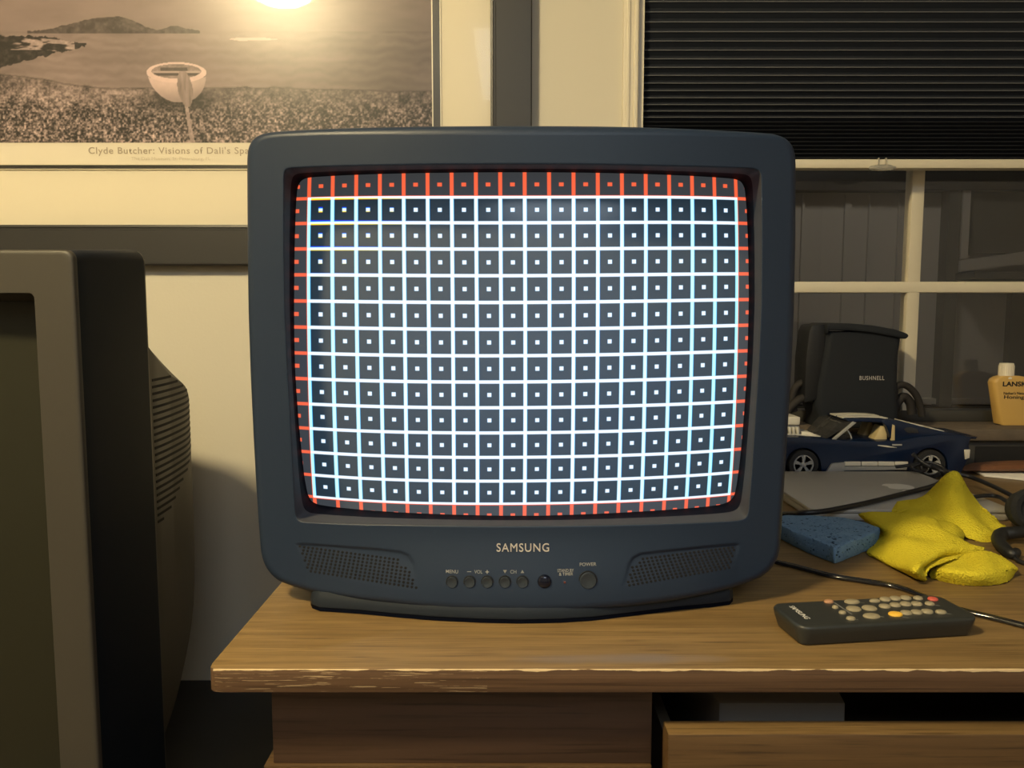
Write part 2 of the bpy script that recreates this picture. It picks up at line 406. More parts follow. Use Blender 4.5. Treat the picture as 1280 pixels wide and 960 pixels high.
for ze, st in edges[10:]:                                  # light caught on each pleat crease, put in as pale strips
    yy = SY - .016 + .003 * min(1, st / .02)
    h = .0003 + .0007 * min(1, max(0, (st - .006) / .009))
    box(bm, xs0, xs1, yy - .0006, yy + .001, ze - h, ze + h, 0, mi=1)
obj('pleated_fabric', bm, [M['shade'], M['shadeedge']], sh, smooth=False)
bm = bmesh.new(); box(bm, xs0, xs1, SY - .017, SY + .010, zb0, zb1 + .001, .003); obj('bottom_rail', bm, M['trim'], sh)
c = atY(1103, 209.5, SY - .02)
bm = bmesh.new(); disc(bm, c, (0, -1, 0), [(.001, -.004), (.024, -.004), (.026, .0), (.020, .004), (.004, .006)], 32, xs=1, xdir=(1, 0, 0))
for v in bm.verts: v.co.z = c.z + (v.co.z - c.z) * .24
box(bm, c.x - .008, c.x - .006, c.y, c.y + .006, c.z, c.z + .018); box(bm, c.x + .006, c.x + .008, c.y, c.y + .006, c.z, c.z + .018)
obj('pull_tab', bm, M['clear'], sh)

# ceiling lamp (behind the photographer, seen reflected in the picture glass)
lt = thing('ceiling_light', (LAMP[0], LAMP[1], ZT), 'round flush ceiling light reflected in the picture glass', 'lamp')
M['lampglow'] = mat('lamp_diffuser', (.9, .85, .7), .4, emit=LAMP_COL, es=LAMP_L)
bm = bmesh.new(); disc(bm, (LAMP[0], LAMP[1], LAMP[2]), (0, 0, -1), [(.125, -.03)] + [(.125 * math.cos(a), .055 * math.sin(a)) for a in [R(x) for x in range(0, 90, 12)]] + [(.01, .055)], 32)
obj('diffuser', bm, M['lampglow'], lt)
bm = bmesh.new(); disc(bm, (LAMP[0], LAMP[1], ZT - .001), (0, 0, -1), [(.10, 0), (.135, .005), (.135, .035), (.128, .045), (.10, .045)], 32)
obj('canopy', bm, M['white'], lt)

# ================================================================ picture on the wall
PF = WY - .028                                             # front of the frame
fr = thing('framed_picture', (-.8, WY, 1.13), 'large black framed sepia beach print with rowing boat hanging on the wall', 'picture')
X_ = lambda px, Y=WY - .012: atY(px, 100, Y).x
Z_ = lambda py, Y=WY - .012, px=300: atY(px, py, Y).z
fx1o, fx1i = X_(665, PF), X_(613, PF)
fz0o, fz0i = Z_(331, PF), Z_(281, PF)
fx0o, fx0i = -1.42, -1.34; fz1i = 2.02; fz1o = 2.09
bm = bmesh.new()
def frame_rings(rs):
    loft(bm, [[(a, y, c), (b, y, c), (b, y, d), (a, y, d)] for a, b, c, d, y in rs])
dxf = fx1o - fx1i
rs = []
for t, y in ((0, WY - .001), (0, PF + .002), (.03, PF), (.86, PF), (.88, PF + .0015), (.92, PF + .0015), (.94, PF), (1, PF + .001), (1, WY - .008)):
    rs.append((fx0o + (fx0i - fx0o) * t, fx1o + (fx1i - fx1o) * t, fz0o + (fz0i - fz0o) * t, fz1o + (fz1i - fz1o) * t, y))
frame_rings(rs)
obj('frame', bm, M['frame'], fr, smooth=False)
MY = WY - .012
bm = bmesh.new(); box(bm, fx0o + .02, fx1o - .02, WY - .009, WY - .004, fz0o + .02, fz1o - .02)
# mount board, as four strips round the print
ix1, iz0 = X_(551.5, MY), Z_(212.5, MY)
ix0, iz1 = -1.26, 1.86
for d in ((fx0i - .005, fx1i + .005, fz0i - .005, iz0), (fx0i - .005, fx1i + .005, iz1, fz1i + .005), (fx0i - .005, ix0, iz0, iz1), (ix1, fx1i + .005, iz0, iz1)):
    box(bm, d[0], d[1], MY, WY - .008, d[2], d[3])
obj('mount', bm, M['mat'], fr, smooth=False)
px1, pz0 = X_(540, MY), Z_(206.5, MY)
bm = bmesh.new()
def rectframe(a0, a1, b0, b1, c0, c1, d0, d1, y0, y1, mi):  # between outer (a0,a1,b0,b1) and inner
    for d in ((a0, a1, b0, d0), (a0, a1, d1, b1), (a0, c0, d0, d1), (c1, a1, d0, d1)): box(bm, d[0], d[1], y0, y1, d[2], d[3], mi=mi)
e = .0018
rectframe(ix0, ix1, iz0, iz1, ix0 + e, ix1 - e, iz0 + e, iz1 - e, MY - .003, MY + .002, 1)
rectframe(ix0 + e, ix1 - e, iz0 + e, iz1 - e, ix0 + .014, px1 + .002, pz0, iz1 - .014, MY - .002, MY + .002, 0)
rectframe(ix0 + .0121, px1 + .002, pz0 - .0001, iz1 - .0139, ix0 + .014, px1, pz0 + .001, iz1 - .016, MY - .0026, MY + .002, 1)
obj('fillet', bm, [M['filletb'], M['fillet']], fr, smooth=False)
# the print: generic sepia shore with pebbles, calm water and a small rowing boat
kx = (X_(540, MY) - X_(0, MY)) / 540; Zs0, Zs1 = Z_(0, MY), Z_(178, MY); kz = (Zs0 - Zs1) / 178
GW, GH = 900, 520
px = np.linspace(-238, 540, GW); py = np.linspace(178.5, -262, GH)
PX, PY = np.meshgrid(px, py)
def vnoise(x, y, s, seed, oct=4):
    out = 0; a = 1; tot = 0
    for o in range(oct):
        r_ = np.random.default_rng(seed + o); T = r_.random((257, 257)); q = s / 2 ** o
        u = x / q; v = y / q; iu = np.floor(u).astype(int); iv = np.floor(v).astype(int); fu = u - iu; fv = v - iv
        fu = fu * fu * (3 - 2 * fu); fv = fv * fv * (3 - 2 * fv); g_ = lambda i, j: T[(iv + j) % 256, (iu + i) % 256]
        out = out + a * ((g_(0, 0) * (1 - fu) + g_(1, 0) * fu) * (1 - fv) + (g_(0, 1) * (1 - fu) + g_(1, 1) * fu) * fv); tot += a; a *= .55
    return out / tot
def sst(a, b, x): t = np.clip((x - a) / (b - a), 0, 1); return t * t * (3 - 2 * t)
n1 = vnoise(PX, PY * 3.5, 60, 11); n2 = vnoise(PX, PY, 5, 21, 4); n3 = vnoise(PX, PY, 18, 31); nf = vnoise(PX, PY, 2.2, 41, 2)
val = .56 + .10 * (n1 - .5) - .05 * sst(-100, 38, PY)                # sky
water = PY > 38.5
val = np.where(water, .50 + .16 * (n1 - .5) + .05 * np.sin(PY * .5 + n3 * 8) * .4 - .13 * sst(260, 520, PX), val)
val = np.where(~water, val - .12 * sst(300, 540, PX), val)
isl = 38.5 - (16 * np.exp(-((PX - 132) / 34) ** 2) + 9 * np.exp(-((PX - 165) / 22) ** 2) + 5.5 * np.exp(-((PX - 90) / 26) ** 2) + 6.5 * np.exp(-((PX - 222) / 17) ** 2)) * (PX > 38) * (PX < 250) + 3.2 * (n2 - .5)
low = (PY > isl) & (PY < 41.5 - .5 * np.abs(n3 - .5)) & (PX > 38) & (PX < 252)
val = np.where(low, .17 + .30 * (n2 - .35) * (n2 > .35) + .10 * n3, val)
ry = 44.5 + 10 * sst(50, 118, PX); rb = 84 - .245 * np.clip(PX, -300, 120)
rk = (PY > ry + 6 * (n2 - .5)) & (PY < rb + 7 * (n2 - .5)) & (PX < 108 + 6 * (n3 - .5))
val = np.where(rk, .09 + .42 * np.clip(n2 - .48, 0, 1) + .50 * sst(.50, .60, vnoise(PX * .6, PY * 2.2, 14, 91, 3)) * (PY < ry + 17) * (PX < 96), val)
shore = 93 + 17 * sst(0, 140, PX) - 1 * sst(140, 300, PX) + 5 * sst(300, 540, PX) + 4 * (n3 - .5)
beach = PY > shore
peb = sst(shore, 150 + 0 * shore, PY)
bval = .40 + .22 * (n3 - .5) + (nf - .5) * (.30 + .85 * peb) + (n2 - .5) * .45 - .06 * peb + .12 * np.exp(-((PY - 118) / 9) ** 2) * (PX < 190)
bval = bval - .10 * sst(260, 540, PX)
val = np.where(beach, bval, val)
wl = np.abs(PY - shore) < 1.2; val = np.where(wl, val * .8, val)
# boat's shadow on the shingle
shd = np.clip(1.4 - np.sqrt(((PX - 228) / 46) ** 2 + ((PY - 124) / 15) ** 2), 0, 1); val = np.where(beach, val * (1 - .6 * np.clip(shd, 0, .8)), val)
# boat, seen bow-on: hull, gunwale, inside, thwarts, and the mooring stake with draped line
rim = ((PX - 221) / 37.5) ** 2 + ((PY - 90) / 13) ** 2
hullw = 36.5 * np.sqrt(np.clip(1 - ((PY - 90) / 38) ** 2, 0, 1))
hull = (PY > 90) & (PY < 127.5) & (np.abs(PX - 221 - (PY - 90) * .10) < hullw)
val = np.where(hull, .80 - .22 * sst(100, 128, PY) + .05 * (n2 - .5) - .12 * sst(225, 258, PX), val)
val = np.where(hull & (np.abs(PY - 90 - 7.5 * np.sqrt(np.clip(1 - ((PX - 221) / 38) ** 2, 0, 1)) - 1.5) < 1.1), .22, val)
val = np.where(rim < 1, .84 + .06 * (n2 - .5), val)
inn = ((PX - 221) / 31) ** 2 + ((PY - 88.5) / 9) ** 2
val = np.where(inn < 1, .52 + .3 * (n2 - .5), val)
val = np.where((inn < .75) & (PY > 83.5) & (PY < 89.0) & (np.abs(PX - 218) < 17), .22 + .1 * n2, val)
val = np.where((inn < .92) & (PY > 90.5) & (PY < 94), .24, val)
val = np.where((np.abs(PY - 89.6) < 1.1) & (inn < .95), .66, val)
stx = 227 + (PY - 92) * .125
val = np.where((PY > 88) & (PY < 178) & (np.abs(PX - stx) < 1.7 + .010 * (PY - 88)), .60 + .2 * (nf - .5), val)
cl = (PY > 88) & (PY < 133) & (np.abs(PX - 229 - (PY - 90) * .11) < 9.5 * np.sin(np.clip((PY - 84) / 52, 0, 1) * math.pi) ** .7)
val = np.where(cl, .50 + .30 * (vnoise(PX * 3, PY * .5, 9, 77) - .4), val)
sb = (np.abs(PY - 48.5 - .8 * (n3 - .5)) < 1.8 * sst(285, 300, PX) * (1 - sst(330, 350, PX))); val = np.where(sb, .78, val)
val = np.clip(val, .03, .92)
lin = (val ** 2.0)
tint = np.stack([lin * 1.10 + .008, lin * .83 + .006, lin * .80 + .006], -1)
me = bpy.data.meshes.new('print')
vx = X_(0, MY) + PX * kx; vz = Zs0 - PY * kz
co = np.stack([vx, np.full_like(vx, MY - .0006), vz], -1).reshape(-1, 3)
idx = np.arange(GW * GH).reshape(GH, GW)
fq = np.stack([idx[:-1, :-1], idx[:-1, 1:], idx[1:, 1:], idx[1:, :-1]], -1).reshape(-1, 4)
me.from_pydata(co.tolist(), [], fq.tolist())
at = me.color_attributes.new('ink', 'FLOAT_COLOR', 'POINT'); at.data.foreach_set('color', np.concatenate([tint, np.ones((*tint.shape[:2], 1))], -1).reshape(-1).astype(np.float32))
M['photo'] = mat('sepia_ink', (.3, .2, .1), .7)
a_ = M['photo'].node_tree.nodes.new('ShaderNodeAttribute'); a_.attribute_name = 'ink'; M['photo'].node_tree.links.new(a_.outputs['Color'], pr(M['photo']).inputs['Base Color'])
me.materials.append(M['photo'])
pho = bpy.data.objects.new('sepia_print', me); COL.objects.link(pho); pho.parent = fr; me.transform(Matrix.Translation(-fr.location))
bm = bmesh.new(); box(bm, ix0 + .012, px1 + .001, MY - .0003, MY + .001, pz0 - .001, Zs0 + 262 * kz); obj('print_paper', bm, M['paper'], fr, smooth=False)
def onwall(cx, cy):
    c0 = Vector((X_(0, MY) + cx * kx, MY - .0009, Zs0 - cy * kz))
    return lambda x, y, h: c0 + Vector((x, -h, y))
obj('caption', textbm("Clyde Butcher: Visions of Dali's Spain", 212 * kx, 11.5 * kz, onwall(212.5, 189.6), bold=.012, space=1.12), M['caption'], fr, smooth=False)
obj('caption', textbm("The Dali Museum, St. Petersburg, FL", 100 * kx, 5.5 * kz, onwall(210, 199.3)), M['caption2'], fr, smooth=False)
# glazing
m = bpy.data.materials.new('picture_glazing'); m.use_nodes = True; nt = m.node_tree; nt.nodes.clear(); L = nt.links.new
o_ = nt.nodes.new('ShaderNodeOutputMaterial'); tr = nt.nodes.new('ShaderNodeBsdfTransparent'); g1 = nt.nodes.new('ShaderNodeBsdfGlossy'); g2 = nt.nodes.new('ShaderNodeBsdfGlossy')
g1.inputs['Roughness'].default_value = .02; g2.inputs['Roughness'].default_value = .29
fz0 = nt.nodes.new('ShaderNodeFresnel'); fz0.inputs['IOR'].default_value = 1.45; fz = nt.nodes.new('ShaderNodeMath'); fz.operation = 'ADD'; fz.inputs[1].default_value = .035; L(fz0.outputs[0], fz.inputs[0]) #; fz.inputs['IOR'].default_value = 1.45
ma = nt.nodes.new('ShaderNodeMixShader'); ma.inputs[0].default_value = .7; L(g1.outputs[0], ma.inputs[1]); L(g2.outputs[0], ma.inputs[2])
mb = nt.nodes.new('ShaderNodeMixShader'); L(fz.outputs[0], mb.inputs[0]); L(tr.outputs[0], mb.inputs[1]); L(ma.outputs[0], mb.inputs[2]); L(mb.outputs[0], o_.inputs[0])
M['glaze'] = m
bm = bmesh.new(); bm.faces.new([bm.verts.new(p) for p in ((fx0i - .002, MY - .006, fz0i - .002), (fx1i + .002, MY - .006, fz0i - .002), (fx1i + .002, MY - .006, fz1i), (fx0i - .002, MY - .006, fz1i))])
obj('picture_glass', bm, M['glaze'], fr, smooth='keep')

# ================================================================ desk
dX0 = atZ(257, 838, DESK).x; dY0 = .5955; dX1 = 1.32; dY1 = WY - .036; DT = .0195
desk = thing('desk', ((dX0 + dX1) / 2, 1.0, 0), 'oak veneer desk with worn front edge carrying the lit television', 'desk')
bm = bmesh.new()
poly = [Vector(p) for p in ((dX0, dY0 + .012, DESK - DT), (dX0 + .0012, dY0 + .005, DESK - DT), (dX0 + .005, dY0 + .0012, DESK - DT), (dX0 + .012, dY0, DESK - DT), (dX1, dY0, DESK - DT), (dX1, dY1, DESK - DT), (dX0, dY1, DESK - DT))]
prism(bm, poly, (0, 0, DT), bev=.0009)
bm.normal_update()
for f in bm.faces:
    if abs(f.normal.z) < .6: f.material_index = 1
obj('desktop', bm, [M['wooddesk'], M['woodedge']], desk)
aY = .628; zA = DESK - DT
aX0 = atY(340, 900, aY).x; aX1 = atY(815, 900, aY).x
zP = atY(500, 957, aY - .003).z
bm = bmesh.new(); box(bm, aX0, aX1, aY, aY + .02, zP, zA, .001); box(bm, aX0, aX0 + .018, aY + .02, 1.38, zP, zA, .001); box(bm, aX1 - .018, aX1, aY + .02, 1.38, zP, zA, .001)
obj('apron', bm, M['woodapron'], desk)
pX0 = atZ(328, 960, zP).x
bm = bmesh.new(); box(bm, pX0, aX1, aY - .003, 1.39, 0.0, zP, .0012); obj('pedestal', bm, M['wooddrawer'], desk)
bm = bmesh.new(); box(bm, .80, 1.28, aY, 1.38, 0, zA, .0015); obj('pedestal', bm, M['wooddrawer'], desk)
bm = bmesh.new(); box(bm, aX1, .80, 1.36, 1.38, .25, zA, .001); obj('back_panel', bm, M['woodapron'], desk)
# open centre drawer
qY0 = .596; qz1 = atY(1000, 918, qY0).z; qX0 = atY(835, 918, qY0).x
bm = bmesh.new(); box(bm, qX0, .79, qY0, qY0 + .022, qz1 - .13, qz1, .0018); bm.normal_update()
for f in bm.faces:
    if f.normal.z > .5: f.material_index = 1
dr = obj('drawer', bm, [M['wooddrawer'], wood('lit_oak_drawer_top', (.20, .125, .050), (.14, .085, .032), (.07, .04, .015), axis_off=(2, 5, 1))], desk)  # top faces get a paler copy of the oak, light from above painted in
bm = bmesh.new(); x0, x1 = qX0 + .008, .775
box(bm, x0, x0 + .010, qY0 + .022, 1.05, qz1 - .11, qz1 - .030); box(bm, x1 - .010, x1, qY0 + .022, 1.05, qz1 - .11, qz1 - .030); box(bm, x0, x1, 1.04, 1.05, qz1 - .11, qz1 - .03); box(bm, x0, x1, qY0 + .022, 1.05, qz1 - .115, qz1 - .108)
obj('drawer_box', bm, M['woodinner'], dr, smooth=False)
bm = bmesh.new()
fx0, fx1 = atZ(868, 890, qz1 - .02).x, atZ(1065, 890, qz1 - .02).x
prism(bm, [Vector(p) for p in ((fx0 + .02, .66, qz1 - .107), (fx1 - .01, .66, qz1 - .107), (fx1 + .04, .96, qz1 - .107), (fx0 - .01, .96, qz1 - .107))], (0, 0, .100), bev=.002)
props(obj('cardboard_box', bm, M['greyfile']), 'grey cardboard box lying inside the half open desk drawer', 'box')

# ================================================================ low black stand and big television on the left
st = thing('television_stand', (-.95, 1.15, 0), 'low black stand under the large television at the left wall', 'stand')
zs = atY(230, 849, WY).z
bm = bmesh.new(); box(bm, -1.62, -.26, .82, WY - .002, zs - .03, zs, .003); obj('top', bm, M['black'], st)
bm = bmesh.new(); box(bm, -1.60, -.28, .85, WY - .01, 0, zs - .03, .002); obj('cabinet', bm, M['black'], st)
LY = .858; LX = -.485; LX0 = -1.375; LZ1 = atY(50, 312, LY).z; LZ0 = zs + .001
lt = thing('television', ((LX + LX0) / 2, 1.1, LZ0), 'large switched off tube television, grey brown bezel, at the left edge', 'television')
def rrect(x0, x1, z0, z1, r, y, n=6):
    out = []
    for cx, cz, a0 in ((x1 - r, z1 - r, 0), (x0 + r, z1 - r, 90), (x0 + r, z0 + r, 180), (x1 - r, z0 + r, 270)):
        for k in range(n + 1):
            a = R(a0 + 90 * k / n); out.append(Vector((cx + r * math.cos(a), y, cz + r * math.sin(a))))
    return out
ox1 = atY(44.5, 400, LY + .0).x; oz1 = atY(20, 366, LY).z; ox0 = LX0 + (LX - ox1); oz0 = LZ0 + .13
bm = bmesh.new()
rr = .010
loft(bm, [rrect(LX0, LX, LZ0, LZ1, rr, LY + .008), rrect(LX0, LX, LZ0, LZ1, rr, LY + .003), rrect(LX0 + .001, LX - .001, LZ0 + .001, LZ1 - .001, rr, LY + .001), rrect(LX0 + .003, LX - .003, LZ0 + .003, LZ1 - .003, rr, LY), rrect(LX0 + .006, LX - .006, LZ0 + .006, LZ1 - .006, rr, LY), rrect(ox0 - .004, ox1 + .004, oz0 - .004, oz1 + .004, .008, LY),
          rrect(ox0, ox1, oz0, oz1, .006, LY), rrect(ox0 + .001, ox1 - .001, oz0 + .001, oz1 - .001, .006, LY + .002), rrect(ox0 + .003, ox1 - .003, oz0 + .003, oz1 - .003, .006, LY + .022), rrect(ox0 + .008, ox1 - .008, oz0 + .008, oz1 - .008, .006, LY + .040)])
obj('front_bezel', bm, M['ltv'], lt)
bm = bmesh.new(); n = 24; rings = []
for i in range(n + 1):
    row = []
    for j in range(n + 1):
        x = ox0 + (ox1 - ox0) * j / n; z = oz0 + (oz1 - oz0) * i / n; u = 2 * j / n - 1; v = 2 * i / n - 1
        row.append((x, LY + .022 + .030 * (u * u * .6 + v * v * .4), z))
    rings.append(row)
loft(bm, rings, closed=False); obj('screen', bm, M['ltvscreen'], lt)
LY2 = 1.036
bm = bmesh.new()
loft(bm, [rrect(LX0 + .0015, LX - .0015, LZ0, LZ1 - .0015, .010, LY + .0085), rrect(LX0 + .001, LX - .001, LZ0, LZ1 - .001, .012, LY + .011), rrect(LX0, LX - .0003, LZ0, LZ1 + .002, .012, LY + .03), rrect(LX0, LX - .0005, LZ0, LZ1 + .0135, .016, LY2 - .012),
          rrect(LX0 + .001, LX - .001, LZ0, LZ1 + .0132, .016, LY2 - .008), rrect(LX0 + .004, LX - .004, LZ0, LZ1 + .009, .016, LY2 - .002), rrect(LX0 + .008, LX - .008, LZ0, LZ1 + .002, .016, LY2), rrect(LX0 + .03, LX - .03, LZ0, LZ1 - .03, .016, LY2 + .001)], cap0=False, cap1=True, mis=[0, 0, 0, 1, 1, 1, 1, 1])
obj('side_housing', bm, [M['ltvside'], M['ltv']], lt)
def chring(y, xr, ft, fb, top, bot, ch):
    xl = LX0 + (LX - xr); pts = [(xr, fb), (xr, ft), (xr - ch * .35, ft + (top - ft) * .62), (xr - ch, top), (xl + ch, top), (xl + ch * .35, ft + (top - ft) * .62), (xl, ft), (xl, fb), (xl + ch * .35, fb + (bot - fb) * .6), (xl + ch, bot), (xr - ch, bot), (xr - ch * .35, fb + (bot - fb) * .6)]
    return [Vector((x, y, CAMZ + z)) for x, z in pts]
bm = bmesh.new()
zb = LZ0 - CAMZ + .003
rearR = [chring(LY2 - .01, LX - .006, -.035, -.60, .052, zb, .10), chring(1.10, -.495, -.083, -.55, .03, zb, .14), chring(1.19, -.508, -.112, -.46, -.02, zb + .01, .18), chring(1.262, -.535, -.150, -.33, -.075, zb + .03, .20), chring(1.30, -.575, -.17, -.34, -.10, -.60, .2), chring(1.41, -.72, -.20, -.36, -.15, -.52, .12), chring(1.415, -.80, -.22, -.34, -.18, -.45, .1)]
rc_ = [catmull([r_[i] for r_ in rearR], 5) for i in range(12)]
loft(bm, [[c[i] for c in rc_] for i in range(len(rc_[0]))], cap0=True, cap1=True)
rear = obj('rear_housing', bm, mat('dark_grey_rear_plastic', (.075, .068, .055), .55), lt)
bm = bmesh.new()
from mathutils.bvhtree import BVHTree
bt = bmesh.new(); bt.from_mesh(rear.data); bt.transform(Matrix.Translation(wloc(lt))); tree = BVHTree.FromBMesh(bt); bt.free()
for k in range(22):
    z = CAMZ - .092 - k * .0094; ye = 1.25 if k < 14 else 1.25 - (k - 13) * .022; rings = []
    for i in range(22):
        y = 1.046 + i * .0098
        h_ = tree.ray_cast(Vector((0, y, z + .002)), Vector((-1, 0, 0)))
        if h_[0] is None or y > ye or (h_[1].x < .78 and i > 1): break
        x = h_[0].x + .0006
        rings.append([Vector((x, y, z)), Vector((x, y, z + .0036)), Vector((x - .003, y, z + .0036)), Vector((x - .003, y, z))])
    if len(rings) > 2: loft(bm, rings, cap0=True, cap1=True)
obj('vent_slots', bm, M['hole'], rear, smooth=False)

# ================================================================ the lit television
tv = thing('television', (.008, .80, DESK), 'dark grey tube television showing a white crosshatch grid, on the desk', 'television')
XC, Y0 = .009, .703
def yf(x, z):
    q = ((x - XC) / .235) ** 2; t = min(1, max(0, (CAMZ - .195 - z) / .075)); t = t * t * (3 - 2 * t)
    return Y0 + .030 * q - .0145 * t * max(0, 1 - q * 1.25)
ZC = CAMZ - .030; GR = .80
def yg(x, z): return .741 + GR - math.sqrt(max(.01, GR * GR - (x - XC) ** 2 - (z - ZC) ** 2))
def onsurf(px, py, fn, off=0):
    Y = .7
    for _ in range(14): p = atY(px, py, Y); Y = fn(p.x, p.z) + off
    return atY(px, py, Y)
NA = 1080; ANG = [2 * math.pi * k / NA for k in range(NA)]
CX, CZ = .009, CAMZ - .045
def polar(pxs, fn, off=0, sm=3):
    P = [onsurf(x, y, fn, off) for x, y in pxs]
    th = np.array([math.atan2(p.z - CZ, p.x - CX) for p in P]); xs = np.array([p.x - CX for p in P]); zs_ = np.array([p.z - CZ for p in P])
    n = len(P); rad = []
    for a in ANG:
        dx_, dz_ = math.cos(a), math.sin(a); best = None
        for i in range(n):
            x1_, z1_ = xs[i], zs_[i]; x2_, z2_ = xs[(i + 1) % n], zs_[(i + 1) % n]
            ex, ez = x2_ - x1_, z2_ - z1_; den = dx_ * ez - dz_ * ex
            if abs(den) < 1e-12: continue
            t = (x1_ * ez - z1_ * ex) / den; s = (x1_ * dz_ - z1_ * dx_) / den
            if t > 0 and -1e-9 <= s <= 1 + 1e-9: best = t if best is None else max(best, t)
        rad.append(best)
    rad = np.array(rad)
    for _ in range(sm): rad = (np.roll(rad, 1) + 2 * rad + np.roll(rad, -1)) / 4
    return rad
OUT = [(310, 215), (310.2, 197), (311, 187), (315, 177.5), (322, 170.5), (333, 166.8), (350, 164.8), (400, 162), (450, 160.4), (500, 159.3), (560, 158.4), (650, 158), (740, 158.4), (800, 159.6), (850, 161.3), (900, 163.6), (945, 166.2), (966, 168), (979, 172), (988, 180), (992.3, 190), (993.5, 205), (993.3, 300), (991.7, 385), (988.5, 460), (983.5, 540), (979, 610), (975.5, 665), (973.5, 688), (969.5, 700), (962, 711), (950, 720.5), (930, 728.5), (915, 733.5), (885, 741), (840, 749.5), (790, 756.5), (720, 762.5), (655, 764.5), (600, 763), (540, 759), (480, 752.5), (430, 745.5), (400, 740.5), (385, 737), (365, 731), (350, 725), (341, 718), (334, 709), (329.5, 699), (327, 687), (324.5, 655), (321.3, 610), (317.5, 540), (314, 465), (311.5, 390), (310.3, 300)]
OPN = [(354.5, 222), (354.8, 216), (356.5, 212), (361, 210.2), (400, 208.3), (500, 206.3), (600, 205.5), (700, 205.5), (800, 206.8), (900, 209.2), (938, 210.4), (946, 211.4), (950.5, 214.5), (951.5, 222), (952, 300), (951.5, 380), (948.5, 450), (944, 520), (939.5, 590), (935.5, 638), (933.5, 646), (928.5, 649.6), (915, 651.3), (850, 654.2), (780, 656), (700, 657.2), (650, 657.5), (580, 657.2), (500, 656.2), (430, 654.8), (390, 653.2), (376, 652.2), (370.5, 648), (369, 640), (366, 590), (362.5, 520), (358.5, 450), (355.5, 380), (354.3, 300)]
GLS = [(369.5, 255), (371, 236), (374, 227), (381, 222.3), (392, 221), (430, 218.8), (480, 217), (560, 215.6), (640, 215.1), (720, 215.4), (800, 217), (860, 219.3), (900, 221.7), (918, 223.2), (927, 226), (931.5, 235), (934, 262), (936, 320), (936.6, 370), (935.6, 420), (934, 468), (931.5, 505), (928.5, 545), (925, 580), (921.5, 606), (918.5, 620), (913, 627), (903, 631), (885, 633.6), (850, 636.7), (800, 640), (740, 643), (680, 645), (620, 645), (560, 643.6), (500, 641), (450, 637.6), (415, 634), (397, 631.3), (388.5, 627), (384, 618), (380, 597), (376.5, 565), (373, 530), (370.8, 500), (368.5, 465), (367.3, 420), (367.2, 360), (368, 300)]
rO = polar(OUT, yf, .010); rI = polar(OPN, yf, 0, 2); rG = polar(GLS, yg, -.002, 3)
cs = np.cos(ANG); sn = np.sin(ANG)
def ring(rad, fy): return [Vector((CX + c * r_, fy(CX + c * r_, CZ + s * r_), CZ + s * r_)) for c, s, r_ in zip(cs, sn, rad)]
# speaker recesses: polygons on the face (x, z)
GL = [(371, 681), (378, 679.5), (420, 682.5), (470, 686), (500, 689.5), (511, 694), (517, 704), (525, 737), (500, 734.5), (440, 724.5), (390, 714.5), (384, 709)]
GRR = [(779, 732.5), (785.5, 707), (791, 697), (800, 692), (830, 688.5), (880, 683.3), (918, 680), (923.5, 681), (922.5, 690), (917, 706), (912, 710.5), (860, 719.5), (800, 730)]
polL = [onsurf(x, y, yf) for x, y in GL]; polR = [onsurf(x, y, yf) for x, y in GRR]
def sdf(poly, X, Z):
    px_ = np.array([p.x for p in poly]); pz_ = np.array([p.z for p in poly]); n = len(poly)
    d = np.full(X.shape, 9.); ins = np.zeros(X.shape, bool)
    for i in range(n):
        ax, az, bx, bz = px_[i], pz_[i], px_[(i + 1) % n], pz_[(i + 1) % n]
        ex, ez = bx - ax, bz - az; t = np.clip(((X - ax) * ex + (Z - az) * ez) / (ex * ex + ez * ez), 0, 1)
        d = np.minimum(d, np.hypot(X - ax - t * ex, Z - az - t * ez))
        c_ = ((az > Z) != (bz > Z)) & (X < (bx - ax) * (Z - az) / (bz - az + 1e-12) + ax); ins ^= c_
    return np.where(ins, -d, d)
def recf(x, z):
    D_ = min(float(sdf(polL, np.array([x]), np.array([z]))[0]), float(sdf(polR, np.array([x]), np.array([z]))[0])); zl = CAMZ - .266 + .024 * abs(x - CX) / .2
    return .0019 * min(1, max(0, (.0008 - D_) / .0026)) * min(1, max(.12, (z - zl) / .022))
rings = [ring(rO * .985, lambda x, z: yf(x, z) + .11), ring(rO, lambda x, z: yf(x, z) + .10), ring(rO, lambda x, z: yf(x, z) + .010)]
rb = .010
for a in (15, 30, 45, 60, 75, 90):
    rings.append(ring(rO - rb * (1 - math.cos(R(a))), lambda x, z, a=a: yf(x, z) + rb * (1 - math.sin(R(a)))))
NF = 64; r0 = rO - rb
for k in range(1, NF + 1):
    rad = r0 + (rI + .0012 - r0) * k / NF
    X = CX + cs * rad; Z = CZ + sn * rad
    D = np.minimum(sdf(polL, X, Z), sdf(polR, X, Z)); sl_ = np.abs(X - CX) / .2; zlow = CAMZ - .266 + .024 * sl_; rec = .0019 * np.clip((.0008 - D) / .0026, 0, 1) * np.clip((Z - zlow) / .022, .12, 1)
    rings.append([Vector((x, yf(x, z) + q, z)) for x, z, q in zip(X, Z, rec)])
rings.append(ring(rI + .0004, lambda x, z: yf(x, z) + .0004)); rings.append(ring(rI, lambda x, z: yf(x, z) + .0014))
rM = rI + (rG - rI) * .42
nI = len(rings) - 1
for k in range(1, 7):
    t = k / 6; rad = rI + (rM - rI) * t
    rings.append([Vector((CX + c * r_, yf(CX + c * ri, CZ + s * ri) + .0014 + ((yg(CX + c * rm, CZ + s * rm) - yf(CX + c * ri, CZ + s * ri)) * .50 - .0014) * t, CZ + s * r_)) for c, s, r_, ri, rm in zip(cs, sn, rad, rI, rM)])
